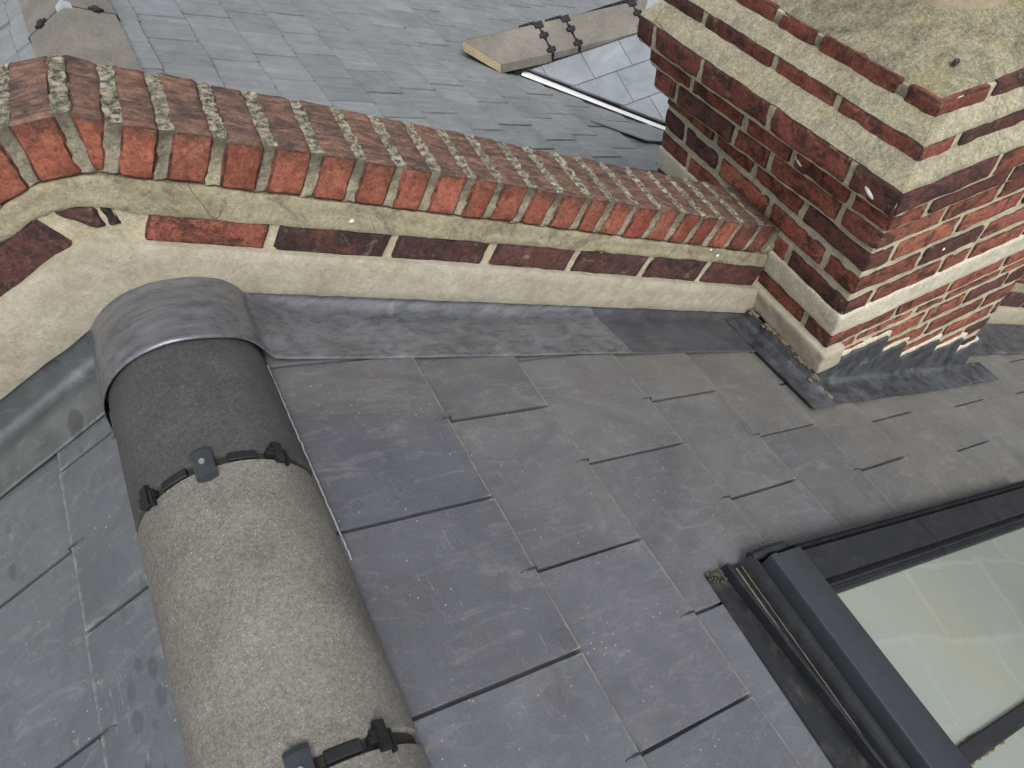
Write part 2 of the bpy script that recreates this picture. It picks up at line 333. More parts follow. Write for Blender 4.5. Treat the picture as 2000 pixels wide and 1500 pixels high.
M_CONC = conc_mat("concrete_ridge", (0.168, 0.160, 0.144), 0.42, stain=0.25)
M_CONC_DK = conc_mat("concrete_ridge_dark", (0.066, 0.066, 0.068), 0.10, (0.04, 0.039, 0.037), 0.6, 0.5)
M_CONC_N = conc_mat("concrete_angle_ridge", (0.185, 0.172, 0.152), 0.12, (0.17, 0.16, 0.14), 0.85, 0.3)
M_CONC_CUT = conc_mat("concrete_cut_face", (0.50, 0.42, 0.27), 0.2, (0.33, 0.27, 0.17), 0.9, 0.3)
def plain(name, c, rough=0.5, metal=0.0, spec=0.5, dust=0.25, dc=(0.2, 0.19, 0.17), sc_=30.0):
    k = NT(name)
    col = k.mix(k.ramp(k.noise(sc_, 6, 0.7), 0.5, 0.75, 0, dust), k.rgb(c), dc)
    col = k.val(col, k.ramp(k.noise(6.0, 3), 0.3, 0.7, 0.9, 1.1))
    b = k.bump(k.noise(120.0, 3), 0.08, 0.0006)
    return k.done(col, k.ramp(k.noise(22.0, 3), 0.3, 0.7, rough - 0.06, rough + 0.1), b, metal, spec)
M_BLACK = plain("black_plastic", (0.012, 0.013, 0.015), 0.5, dust=0.06, spec=0.35)
M_SEAL = plain("dirty_foam_seal", (0.022, 0.021, 0.018), 0.95, dust=0.6, dc=(0.10, 0.09, 0.055), sc_=140)
M_FRAME = plain("anthracite_frame", (0.022, 0.024, 0.029), 0.28, 0.3, 0.5, 0.14, (0.16, 0.155, 0.14))
M_COVER = plain("grey_blue_cover", (0.048, 0.054, 0.066), 0.32, 0.3, 0.5, 0.08)
M_SOAK = plain("black_soaker", (0.016, 0.018, 0.021), 0.45, 0.1, 0.5, 0.45, (0.13, 0.12, 0.095), 22)
M_DIRT = plain("grit_dirt", (0.06, 0.052, 0.036), 0.95, dust=0.6, dc=(0.20, 0.17, 0.11), sc_=110)
M_SCREW = plain("steel_screw", (0.55, 0.55, 0.53), 0.3, 0.9, dust=0.1)
M_HOOK = plain("steel_hook", (0.09, 0.09, 0.09), 0.4, 0.7)
M_WHITE = plain("white_valley_plastic", (0.82, 0.83, 0.84), 0.4, dust=0.06, dc=(0.5, 0.5, 0.47))
M_UNDER = plain("roof_underlay", (0.02, 0.02, 0.022), 0.9)
M_SPLAT = plain("bird_dropping", (0.75, 0.74, 0.70), 0.8, dust=0.15)
M_GROUND = plain("distant_ground", (0.12, 0.12, 0.11), 0.95)

# ------------------------------------------------------------------ slates
def offset_poly(poly, d):
    n = len(poly); out = []
    for i in range(n):
        p0, p1, p2 = poly[i - 1], poly[i], poly[(i + 1) % n]
        def nrm(a, b):
            dx, dy = b[0] - a[0], b[1] - a[1]; L = math.hypot(dx, dy) or 1e-9; return (-dy / L, dx / L)
        n1, n2 = nrm(p0, p1), nrm(p1, p2); m = (n1[0] + n2[0], n1[1] + n2[1]); den = 1 + n1[0] * n2[0] + n1[1] * n2[1]
        k = d / max(den, 0.5)
        out.append((p1[0] + m[0] * k, p1[1] + m[1] * k))
    return out
def clip_half(poly, px, py, nx, ny):     # keep side where (p-P).n >= 0
    out = []
    for i in range(len(poly)):
        a, b = poly[i], poly[(i + 1) % len(poly)]
        da = (a[0] - px) * nx + (a[1] - py) * ny; db = (b[0] - px) * nx + (b[1] - py) * ny
        if da >= 0: out.append(a)
        if da * db < 0:
            t = da / (da - db); out.append((a[0] + (b[0] - a[0]) * t, a[1] + (b[1] - a[1]) * t))
    return out
def slate(mb, F, poly, s1, t, ht, m, rng, jit=0.0, seg=0, tilt=0.0, ym=0.0, inset=0.0085):
    if len(poly) < 3: return
    area = sum(a[0] * b[1] - b[0] * a[1] for a, b in zip(poly, poly[1:] + poly[:1]))
    if abs(area) < 2e-4: return
    if area < 0: poly = poly[::-1]
    if seg:
        out = []
        for a, b in zip(poly, poly[1:] + poly[:1]):
            L = math.hypot(b[0] - a[0], b[1] - a[1]); k = max(1, int(L / seg))
            for i in range(k):
                f = i / k; j = jit if i else jit * 0.4
                out.append((a[0] + (b[0] - a[0]) * f + rng.gauss(0, j), a[1] + (b[1] - a[1]) * f + rng.gauss(0, j)))
        poly = out
    smax_ = max(p[0] for p in poly); rim = offset_poly(poly, min(.0010, inset * .2)); inn = offset_poly(poly, inset)
    H = lambda s, y: ht + m * (s - s1) + tilt * (y - ym)
    loops = []
    for li, (pl, dh) in enumerate(((poly, 0), (poly, t - .0004), (rim, t), (inn, t))):
        loops.append([mb.add(F.p(s, y, H(s, y) + dh), (0, .9, 1, 0)[li] if s > smax_ - inset * 1.6 else (0, .0, .1, 0)[li]) for s, y in pl])
    n = len(poly); up = F.x.cross(F.y).dot(F.z) > 0
    def face(q): mb.f.append(tuple(q) if up else tuple(q[::-1]))
    for A, B in zip(loops, loops[1:]):
        for i in range(n): face([A[i], A[(i + 1) % n], B[(i + 1) % n], B[i]])
    face(loops[-1]); face(loops[0][::-1])

roof = thing("slate_roof", "near roof of large smooth blue-grey slates falling both ways from the half-round ridge", "roof", (0, -0.6, 0))
rng = random.Random(7)
TAILS = [0.160, 0.410, 0.660, 0.952, 1.205, 1.455, 1.700, 1.958, 2.208, 2.458, 2.708, 2.958, 3.208, 3.458]
JOINTS = [[0.31, -0.19, -0.52, -0.84, -1.16, -1.48],
          [0.33, -0.022, -0.393, -0.694, -1.01, -1.33, -1.65], [0.13, -0.2015, -0.5435, -0.854, -1.17, -1.48, -1.8], [0.28, -0.05, -0.354, -0.7015, -1.02, -1.34, -1.66],
          [0.09, -0.215, -0.5085, -0.82, -1.13, -1.45], [0.25, -0.06, -0.369, -0.69, -1.0, -1.32], [0.08, -0.215, -0.526, -0.84, -1.15, -1.47],
          [0.22, -0.085, -0.3915, -0.70, -1.01, -1.33], [0.07, -0.24, -0.5485, -0.86, -1.17], [0.21, -0.09, -0.40, -0.71, -1.02], [0.06, -0.25, -0.555, -0.86, -1.17],
          [0.21, -0.10, -0.40, -0.71, -1.02], [0.06, -0.25, -0.555, -0.86, -1.17], [0.21, -0.10, -0.40, -0.71, -1.02]]
SKS, SKY_ = 0.757, -0.646; ysk = lambda q: -0.6445 - 0.043 * (q - 0.757)            # the roof window's opening
T_SL, HT = 0.0065, 0.010; M_SL = 0.0120 / 0.25
mb = MB(); GAP = 0.0033
for k, (s1, js) in enumerate(zip(TAILS, JOINTS)):
    if k == 0: continue
    s0 = max(0.015, s1 - 0.60)
    for y1, y0 in zip(js, js[1:]):
        e = rng.uniform(-0.002, 0.002); g = GAP * rng.uniform(0.8, 1.25)
        a, b = y0 + g, y1 - g
        drift = 0.012 if k >= 2 else 0.0          # tail lines creep down slope away from the wall
        sa, sb = s1 - drift * (a + 0.45), s1 - drift * (b + 0.45)
        dy = rng.uniform(-0.0015, 0.0015)
        poly = [(s0, a), (sa + e, a + dy), (sb + e * 0.5, b + dy), (s0, b)]
        if sa > SKS and a < ysk(sa):
            if s0 >= SKS:
                if b <= ysk(s0): continue
                poly = [(s0, ysk(s0)), (sa, ysk(sa)), (sb, b), (s0, b)]
            elif b <= SKY_: poly = [(s0, a), (SKS, a), (SKS, b), (s0, b)]
            else: poly = [(s0, a), (SKS, a), (SKS, ysk(SKS)), (sa, ysk(sa)), (sb, b), (s0, b)]
        slate(mb, FR, poly, s1, T_SL, HT, M_SL, rng, 0.0003, 0.05, rng.uniform(-0.004, 0.004), (a + b) / 2)
part(mb, "slate_slope", M_SLATE, roof, False, label="right slope of smooth blue-grey slates")
mb = MB()
LT = [(0.065, 1), (0.318, 0), (0.571, 1), (0.824, 0), (1.077, 1), (1.33, 0), (1.583, 1)]
for s1, odd in LT:
    y = 0.317 + (0.162 if odd else 0)
    js = [y - 0.320 * i + rng.uniform(-0.003, 0.003) for i in range(7)]
    for y1, y0 in zip(js, js[1:]):
        g = GAP * rng.uniform(0.9, 1.3); e = rng.uniform(-0.002, 0.002); s0 = max(0.015, s1 - 0.6)
        slate(mb, FL, [(s0, y0 + g), (s1 + e, y0 + g), (s1 - e, y1 - g), (s0, y1 - g)], s1, T_SL, HT, M_SL, rng, 0.0006, 0.06, rng.uniform(-0.004, 0.004), (y0 + y1) / 2, 0.018)
part(mb, "slate_slope", M_SLATE_L, roof, False, label="left slope of slates spotted with drip marks")
mb = MB()
for F, L in ((FR, 3.5), (FL, 1.65)):
    i = [mb.add(F.p(s, y, -0.028)) for s, y in ((-0.0, -1.7), (L, -1.7), (L, 0.16), (-0.0, 0.16))]
    mb.f.append(tuple(i if F is FR else i[::-1]))
    i = [mb.add(F.p(s, y, -0.06)) for s, y in ((-0.0, -1.7), (L, -1.7), (L, 0.16), (-0.0, 0.16))]
    mb.f.append(tuple(i[::-1] if F is FR else i))
part(mb, "underlay", M_UNDER, roof, False)
mb = MB(); tube(mb, [FR.p(0.113 + 0.012 * f + 0.0012 * nz(f * 40, 2.0), -0.03 - 0.62 * f, 0.0175 + 0.0022 * nz(f * 60, 5.0)) for f in [0.68 * i / 90 for i in range(91)]], 0.0015, 6)
part(mb, "sealing_strip", plain("pale_sealing_strip", (0.30, 0.31, 0.31), 0.8, dust=0.8, dc=(0.12, 0.12, 0.11), sc_=60), roof, True)
for F, s, y in ((FR, 0.411, -0.5435), (FR, 0.411, -0.2015), (FL, 0.318, -0.165), (FL, 0.318, -0.487), (FR, 0.411, -0.855), (FR, 0.660, -0.352), (FR, 0.661, -0.7015), (FR, 0.953, -0.5085), (FR, 0.952, -0.215), (FR, 1.205, -0.369), (FR, 1.455, -0.526)):
    m2 = MB(); tube(m2, [F.p(s - 0.030, y, 0.0145), F.p(s - 0.012, y, 0.0185), F.p(s + 0.003, y, 0.0185), F.p(s + 0.0055, y, 0.013), F.p(s + 0.003, y, 0.006)], 0.0014, 6)
    part(m2, "slate_hook", M_HOOK, roof, True)

# ------------------------------------------------------------------ half-round ridge tiles
XR, ZR, RR, EE = -0.023, -0.045, 0.133, 1.063
def ridge_tile(y1, y0, mat, label, r=RR, th=0.019, worn=0.0015, seed=1):
    mb = MB(); NA, NY = 44, 40; rows = []
    def ring(rr, y, amp):
        out = []
        for i in range(NA + 1):
            t = math.pi * (1.085 - 1.145 * i / NA)
            q = rr + amp * nz(math.cos(t) * 3 + seed, y * 14, math.sin(t) * 3)
            out.append(Vector((XR + q * math.cos(t), y, ZR + EE * q * math.sin(t))))
        return out
    ys = [y1 + (y0 - y1) * i / NY for i in range(NY + 1)]
    rows.append(ring(r - th, y1, 0)); rows.append(ring(r - 0.004, y1, worn)); rows.append(ring(r, y1 - 0.003, worn))
    for y in ys[1:-1]: rows.append(ring(r, y, worn))
    rows.append(ring(r, y0 + 0.003, worn)); rows.append(ring(r - 0.004, y0, worn)); rows.append(ring(r - th, y0, 0))
    rows.append(ring(r - th, (y0 + y1) / 2, 0)); rows.append(rows[0])
    ids = grid(mb, rows, flip=True)
    mb.f.append(tuple([r_[0] for r_ in ids][:-1])); mb.f.append(tuple([r_[-1] for r_ in ids][:-1][::-1]))
    return solo(mb, "ridge_tile", mat, label, "ridge tile", (XR, (y0 + y1) / 2, ZR), "half-round ridge tiles", 50)
ridge_tile(0.045, -0.278, M_CONC_DK, "dark half-round ridge tile tucked under the lead saddle", seed=3)
ridge_tile(-0.292, -0.715, M_CONC, "pale speckled half-round ridge tile between the two clipped joints", seed=8)
ridge_tile(-0.730, -1.16, M_CONC, "half-round ridge tile cut off by the bottom edge of the photo", seed=15)
def arc_patch(mb, r0, r1, t0, t1, y0, y1, n=8):
    t0, t1 = rad(t0), rad(t1)
    P = lambda r, t, y: Vector((XR + r * math.cos(t), y, ZR + EE * r * math.sin(t)))
    th = [t0 + (t1 - t0) * i / n for i in range(n + 1)]
    b = min(0.0015, (r1 - r0) * .3)
    loop = [(r0, y0), (r1 - b, y0), (r1, y0 + b), (r1, y1 - b), (r1 - b, y1), (r0, y1)]
    ids = grid(mb, [[P(r, t, y) for t in th] for r, y in loop + loop[:1]])
    mb.f.append(tuple(i[0] for i in ids[:-1])); mb.f.append(tuple(i[-1] for i in ids[:-1][::-1]))
def union(yc, clips, strips, clamp, label, lo=-12, hi=192):
    u = thing("ridge_union", label, "ridge clip", (XR, yc, ZR), "clipped joints on the half-round ridge")
    mb = MB(); arc_patch(mb, 0.112, 0.127, lo, hi, yc - 0.008, yc + 0.008, 48); part(mb, "foam_seal", M_SEAL, u, 40)
    for t, d in strips:
        mb = MB(); arc_patch(mb, 0.118, 0.1345, t - d, t + d, yc - 0.0065, yc + 0.0075, 8); part(mb, "joint_strip", M_BLACK, u, 40)
    for t in clips:
        mb = MB()
        arc_patch(mb, 0.128, 0.1385, t - 7.0, t + 7.0, yc - 0.004, yc + 0.005, 6)
        arc_patch(mb, 0.1335, 0.1415, t - 3.4, t + 2.2, yc - 0.015, yc + 0.020, 4)
        arc_patch(mb, 0.133, 0.1405, t - 6.4, t - 4.8, yc - 0.019, yc + 0.008, 3)
        arc_patch(mb, 0.133, 0.1400, t - 0.5, t + 5.4, yc + 0.004, yc + 0.011, 3)
        part(mb, "clip", M_BLACK, u, 30)
    if clamp is not None:
        t = clamp; mb = MB()
        P = lambda r, a, y: Vector((XR + r * math.cos(rad(a)), y, ZR + EE * r * math.sin(rad(a))))
        prof = [(t + 6.2, 0.134), (t + 6.0, 0.1415), (t + 1.2, 0.1455), (t, 0.146), (t - 1.2, 0.1455), (t - 5.6, 0.1420), (t - 5.9, 0.134)]
        ys = [yc - 0.027, yc - 0.025, yc + 0.016, yc + 0.023, yc + 0.0245]
        rows = []
        for j, y in enumerate(ys):
            rows.append([P((0.133 if j in (0, 4) else r - (0.004 if j == 3 else 0)), t + (a - t) * (0.9 if j == 4 else 1.0), y + (-(0.004) if (j < 2 and abs(a - t) < 2) else 0)) for a, r in prof])
        grid(mb, rows); pc = part(mb, "clamp_plate", M_COVER, u, 25)
        m2 = MB(); c = P(0.1455, t + 0.3, yc - 0.004); nrm = Vector((math.cos(rad(t)), 0, math.sin(rad(t)))); tx = Vector((0, 1, 0)); ty = nrm.cross(tx)
        rings = []
        for rr, hh in ((0.0048, 0.0), (0.0048, 0.0016), (0.004, 0.0028), (0.0022, 0.003), (0.0017, 0.0016)):
            rings.append([m2.add(c + nrm * hh + (tx * math.cos(q * math.pi / 8) + ty * math.sin(q * math.pi / 8)) * rr) for q in range(16)])
        for A, B in zip(rings, rings[1:]):
            for q in range(16): m2.f.append((A[q], A[(q + 1) % 16], B[(q + 1) % 16], B[q]))
        m2.f.append(tuple(rings[-1]))
        part(m2, "screw", M_SCREW, pc, 40)
    return u
union(-0.285, (127, 42), ((106, 8.5), (64, 8.5)), 86, "black clipped joint with a silver screw on the ridge, between dark and pale tile")
union(-0.7225, (44, 128), ((64, 9), (106, 8.5)), 84, "black clipped joint at the lower end of the pale speckled ridge tile")

# ------------------------------------------------------------------ lead flashings
FLASHTOP = smooth_pts([(-1.5, -0.597), (-0.165, 0.018), (-0.06, 0.060), (0.02, 0.048), (0.117, -0.005), (1.455, -0.690), (3.6, -1.80)], 1)
def x_of(u, v): return U.x * u + V.x * v
def roof_z(x, h): return (-TP * abs(x)) + h / CT
def lead_sheet(us, ve, zfun, topfun, n_flat=14, vwall=0.150, rad_=0.030, seed=0):
    """one dressed sheet: flat on the slates, a soft cove, an upstand behind the render"""
    rows = []
    for u in us:
        e = ve(u); row = []; amp_ = 0.0011
        z_e = zfun(u, e)
        row.append(FW.p(u, e + 0.001, z_e - 0.0035))
        for i in range(n_flat + 1):
            f = i / n_flat; v = e + (vwall - rad_ - e) * f
            z = zfun(u, v) + amp_ * nz(u * 7 + seed, v * 9) + (0.001 * nz(u * 11 + seed, 3.3) if i == 0 else 0)
            row.append(FW.p(u, v, z))
        zb = zfun(u, vwall - rad_); zt = max(topfun(u) + 0.012, zb + 0.002)
        for i in range(1, 6):
            a = math.pi / 2 * i / 5
            zz = zb + min(rad_, zt - zb) * (1 - math.cos(a)); row.append(FW.p(u, vwall - rad_ + rad_ * math.sin(a), zz + 0.001 * nz(u * 14, 5.0)))
        row.append(FW.p(u, vwall + 0.001, max(zt, zb + rad_ + 0.001)))
        rows.append(row)
    return rows
def smax(a, b, k): return (a + b + math.sqrt((a - b) ** 2 + k * k)) / 2
RL = 0.1415
def saddle_z(u, v):
    x = x_of(u, v); dx = x - XR
    e = EE * (1.0 if v < 0.05 else 1.0 - 0.14 * min(1, (v - 0.05) / 0.08))
    zc = ZR + e * math.sqrt(max(RL * RL - dx * dx, 0)) if abs(dx) < RL else ZR - 2.5 * (abs(dx) - RL)
    return smax(zc, roof_z(x, 0.0195 + 0.0035 * max(0, min(1, (u - .6) * 5))), 0.004 if dx < 0 else 0.018 + 0.060 * max(0, min(1, (dx - 0.04) / 0.08)) * max(0, min(1, (0.30 - dx) / 0.14)) * max(0.15, min(1, (v + 0.0) / 0.06))) - 0.0008
us = [XR - RL * math.cos(math.pi * (i / 40)) - 0.004 for i in range(41)]
us = [us[0] - 0.006] + us + [us[-1] + 0.012 * i for i in range(1, 12)] + [0.262 + (0.905 - 0.262) * i / 36 for i in range(37)]
ve = lambda u: -0.010 - 0.030 / (1 + math.exp((u - 0.085) * 60)) + 0.0012 * nz(u * 5, 1.0)
rows = lead_sheet(us, ve, saddle_z, lambda u: interp(FLASHTOP, u), 16, seed=2)
for k_, f_ in ((-1, 1.0), (-2, 0.6), (-3, .3)):
    for i, p in enumerate(rows[k_]): rows[k_][i] = p - (U - Z * TP) * (0.05 * f_ * i / len(rows[k_]) - 0.012 * f_)
mb = MB(); grid(mb, rows)
solo(mb, "lead_saddle", M_LEAD, "shiny lead sheet dressed over the ridge end and along the foot of the gable wall", "lead flashing", FW.p(0.3, 0.07, -0.1), smooth=True)
mb = MB()
us2 = [0.80 + (1.40 - 0.80) * i / 30 for i in range(31)]
rows = lead_sheet(us2, lambda u: -0.008 + 0.002 * nz(u * 6, 7.0), lambda u, v: roof_z(x_of(u, v), 0.0185), lambda u: interp(FLASHTOP, u) - 0.003, 14, 0.152, seed=9)
grid(mb, rows)
solo(mb, "lead_flashing", M_LEAD2, "dull dark lead flashing lapped between the shiny lead and the chimney", "lead flashing", FW.p(1.15, 0.07, -0.55), "lead flashings along the gable wall", True)
mb = MB()
us3 = [-1.15 + (1.15 - 0.125) * i / 40 for i in range(41)]
def left_z(u, v):
    x = x_of(u, v); f = (v - 0.02) / 0.13
    return roof_z(x, 0.021 + 0.010 * math.exp(-((f - 0.62) / 0.22) ** 2) * (1 if x < -0.2 else max(0, (-x - 0.1) * 10)))
grid(mb, lead_sheet(us3, lambda u: 0.022 + 0.006 * nz(u * 6, 4.0), left_z, lambda u: interp(FLASHTOP, u), 14, 0.150, 0.02, 5))
solo(mb, "lead_flashing", M_LEAD_L, "grey spotted lead flashing on the left slope beneath the render", "lead flashing", FW.p(-0.5, 0.08, -0.2), "lead flashings along the gable wall", True)
mb = MB()
us4 = [2.28 + 1.2 * i / 30 for i in range(31)]
grid(mb, lead_sheet(us4, lambda u: -0.045 + 0.003 * nz(u * 6, 4.0), lambda u, v: roof_z(x_of(u, v), 0.02), lambda u: interp(FLASHTOP, u), 10, 0.150, 0.03, 11))
solo(mb, "lead_flashing", M_LEAD_C, "short piece of lead flashing seen past the right side of the chimney", "lead flashing", FW.p(2.9, 0.05, -1.4), "lead flashings along the gable wall", True)

# ------------------------------------------------------------------ gable parapet wall
L_REND = smooth_pts([(-1.3, -0.334), (-0.243, 0.131), (-0.093, 0.199), (-0.035, 0.180), (0.010, 0.156), (0.179, 0.069), (0.665, -0.176), (1.455, -0.588), (3.6, -1.70)], 1)
L_BTOP = smooth_pts([(-1.3, -0.26), (-0.189, 0.230), (-0.100, 0.266), (-0.045, 0.252), (0.013, 0.216), (0.196, 0.124), (0.643, -0.097), (1.258, -0.405), (3.6, -1.61)], 1)
L_CBOT = smooth_pts([(-1.3, -0.22), (-0.165, 0.285), (-0.095, 0.310), (-0.02, 0.302), (0.068, 0.258), (0.346, 0.116), (0.677, -0.057), (1.077, -0.266), (1.41, -0.438), (3.6, -1.56)], 1)
wall = thing("parapet_wall", "gable parapet wall with a sloping brick-on-edge coping, ending at the chimney", "wall", tuple(FW.p(0.5, 0.22, -0.4)))
wall2 = thing("parapet_wall", "bit of dark parapet wall showing past the right side of the chimney", "wall", tuple(FW.p(2.9, 0.22, -1.5)))
def strip(mb, us, lo, hi, vf, nzs=6, amp=0.002, fr=18.0, back=0.05, lip=0.004, bulge=0.0, seed=0.0):
    rows = []
    for u in us:
        a, b = lo(u), hi(u); row = [FW.p(u, vf + back, a)]
        for i in range(nzs + 1):
            f = i / nzs; v = vf + (lip if i in (0, nzs) else 0) - bulge * math.sin(math.pi * f)
            v += amp * nz(u * fr + seed, f * 5, seed) + 0.5 * amp * nz(u * fr * 3.1, f * 13, seed)
            zz = a + (b - a) * f + (0.003 * nz(u * 22, seed, f) if i in (0, nzs) else 0)
            row.append(FW.p(u, v, zz))
        row.append(FW.p(u, vf + back, b)); rows.append(row)
    grid(mb, rows)
def usamp(a, b, st=0.012): n = max(2, int((b - a) / st)); return [a + (b - a) * i / n for i in range(n + 1)]
IL = lambda L, d=0.0: (lambda u: interp(L, u) + d)
UE, UR0, UR1 = 1.435, 2.24, 3.5
SPANS = ((wall, -1.25, UE), (wall2, UR0, UR1))
for wl, a, b in SPANS: mb = MB(); strip(mb, usamp(a, b), lambda u: interp(FLASHTOP, u) + 0.0, lambda u: interp(L_REND, u), 0.137, 8, 0.0018, 9, 0.04, 0.003, 0.002, 3.0); part(mb, "render_strip", M_RENDER, wl, 60)
for wl, a, b in SPANS: mb = MB(); strip(mb, usamp(a, b), IL(L_BTOP, -0.003), IL(L_CBOT, -0.002), 0.149, 6, 0.0022, 14, 0.06, 0.004, -0.003, 8.0); part(mb, "cement_band", M_BAND, wl, 60)
for wl, a, b in SPANS: mb = MB(); strip(mb, usamp(a, b), IL(L_REND, -0.006), IL(L_BTOP, 0.004), 0.1575, 5, 0.002, 25, 0.06, 0.0, 0.0, 5.0); part(mb, "mortar_bed", M_MORTAR, wl, 60)
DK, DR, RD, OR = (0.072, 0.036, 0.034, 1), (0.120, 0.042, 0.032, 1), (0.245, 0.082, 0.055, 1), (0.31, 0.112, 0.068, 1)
mb = MB()
def course_brick(ua, ub, tint, seed, lean=0.45):
    c = [[[None, None], [None, None]], [[None, None], [None, None]]]
    for i, u in enumerate((ua, ub)):
        hgt = interp(L_BTOP, u) - interp(L_REND, u)
        for k in (0, 1):
            uu = u + lean * hgt * (k - 0.5)
            z = interp(L_REND, uu) - 0.001 if k == 0 else interp(L_BTOP, uu) - 0.0015
            for j, v in enumerate((0.1515, 0.24)): c[i][j][k] = FW.p(uu, v, z)
    block(mb, c, 0.005, 0.0022, (8, 2, 4), tint, 26, seed, 0.006)
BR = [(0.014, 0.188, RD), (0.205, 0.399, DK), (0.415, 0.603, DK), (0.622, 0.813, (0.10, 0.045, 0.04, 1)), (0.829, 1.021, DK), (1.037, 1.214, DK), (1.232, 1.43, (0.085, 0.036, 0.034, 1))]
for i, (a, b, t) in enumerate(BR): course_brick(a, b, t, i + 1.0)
def free_brick(q, tint, seed):
    block(mb, [[[FW.p(q[i][k][0], v, q[i][k][1]) for k in (0, 1)] for v in (0.1525, 0.22)] for i in (0, 1)], 0.004, 0.004, (5, 2, 4), tint, 40, seed, 0.008)
free_brick((((-0.060, 0.207), (-0.099, 0.254)), ((-0.041, 0.206), (-0.043, 0.249))), DK, 31)
free_brick((((-0.034, 0.205), (-0.035, 0.240)), ((-0.018, 0.200), (-0.016, 0.236))), (0.03, 0.025, 0.024, 1), 30)
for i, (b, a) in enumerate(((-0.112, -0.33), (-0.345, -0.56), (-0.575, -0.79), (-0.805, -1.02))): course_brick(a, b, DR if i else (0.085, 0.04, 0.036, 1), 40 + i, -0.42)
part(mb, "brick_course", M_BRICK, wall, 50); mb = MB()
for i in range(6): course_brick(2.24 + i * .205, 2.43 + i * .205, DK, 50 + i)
part(mb, "brick_course", M_BRICK, wall2, 50)
# coping: bricks on edge, each from four front corners (u, z)
mb = MB(); mm = MB()
cw = 0.0085
ub = [0.006, 0.068, 0.137, 0.206, 0.277, 0.346, 0.414, 0.479, 0.547, 0.608, 0.677, 0.742, 0.811, 0.873, 0.936, 1.006, 1.074, 1.138, 1.200, 1.268, 1.338, 1.405]
HC = lambda u: 0.0895 - 0.004 * max(0, u - 0.4)
SLX, SLZ = 0.888, -0.459
def rj(u, side):     # a joint line on the right slope: bottom and top point, shifted half a joint
    zb = interp(L_CBOT, u) + 0.003; h = HC(u)
    return ((u + side * cw * SLX, zb + side * cw * SLZ), (u + h * 0.459 + side * cw * SLX, zb + h * 0.888 + side * cw * SLZ))
quads = []
for a, b in zip(ub, ub[1:]): quads.append((rj(a, 1), rj(b, -1)))
first = rj(ub[0], -1)
quads.insert(0, (((-0.012, 0.303), (-0.004, 0.402)), ((0.000, 0.302), first[1])))        # the wedge brick at the apex
quads.insert(0, (((-0.088, 0.309), (-0.081, 0.405)), ((-0.028, 0.305), (-0.020, 0.405))))
ul = [-0.103, -0.165, -0.23, -0.295, -0.36, -0.425, -0.49, -0.555, -0.62, -0.685, -0.75, -0.815, -0.88, -0.945, -1.01, -1.075, -1.14]
def lj(u, side):
    zb = interp(L_CBOT, u) + 0.001; return ((u + side * cw * .9, zb + side * cw * .4), (u - 0.034 + side * cw * .9, zb + 0.082 + side * cw * .4))
l0 = lj(ul[0], -1); quads.insert(0, (lj(ul[1], 1), ((-0.104, 0.304), (-0.099, 0.402))))
for a, b in zip(ul[1:], ul[2:]): quads.insert(0, (lj(b, 1), lj(a, -1)))
nR = len(quads); allq = [(wall, quads)]; q2_ = []
for i in range(19): q2_.append((rj(2.24 + .067 * i, 1), rj(2.24 + .067 * (i + 1), -1)))
allq.append((wall2, q2_))
rng = random.Random(21)
def quad_block(m, q, v0, v1, tint, r, amp, n, fq, seed, drop=0.0, chip=0.0):
    c = [[[FW.p(q[i][k][0], v, q[i][k][1] - (drop if k else 0)) for k in (0, 1)] for v in (v0, v1)] for i in (0, 1)]
    block(m, c, r, amp, n, tint, fq, seed, chip)
for wl, quads in allq:
    mb = MB()
    for i, q in enumerate(quads):
        f = rng.random()
        last = wl is wall and i in (nR - 1, nR - 2)
        t = (0.255 + 0.05 * f, 0.085 + 0.022 * f, 0.053 + 0.015 * f, 1) if not last else (0.15, 0.055, 0.04, 1)
        if q[0][0][0] > 0.9 and rng.random() < .35: t = (0.22, 0.062, 0.04, 1)
        dv = rng.uniform(-0.0025, 0.0025)
        quad_block(mb, q, 0.1475 + dv, 0.333 + dv, t, 0.006, 0.0024, (4, 8, 5), 30, i * 1.3, rng.uniform(-0.002, 0.002), 0.006)
    part(mb, "brick_coping", M_COPING, wl, 55)
    mb = MB()
    for i, (q1, q2) in enumerate(zip(quads, quads[1:])):
        if abs(q2[0][0][0] - q1[1][0][0]) > 0.06: continue
        q = ((q1[1][0], q1[1][1]), (q2[0][0], q2[0][1]))
        e = 0.004
        q = (((q[0][0][0] - e, q[0][0][1]), (q[0][1][0] - e, q[0][1][1])), ((q[1][0][0] + e, q[1][0][1]), (q[1][1][0] + e, q[1][1][1])))
        quad_block(mb, q, 0.1525, 0.330, (1, 1, 1, 1), 0.003, 0.0042, (3, 22, 9), 75, i * 2.1 + .5, 0.001)
    if wl is wall: q = (rj(ub[-1], 1), rj(ub[-1] + 0.05, -1)); quad_block(mb, q, 0.150, 0.331, (1, 1, 1, 1), 0.004, 0.006, (8, 18, 8), 60, 77, 0.004)
    part(mb, "coping_mortar", M_CMORTAR, wl, 60)

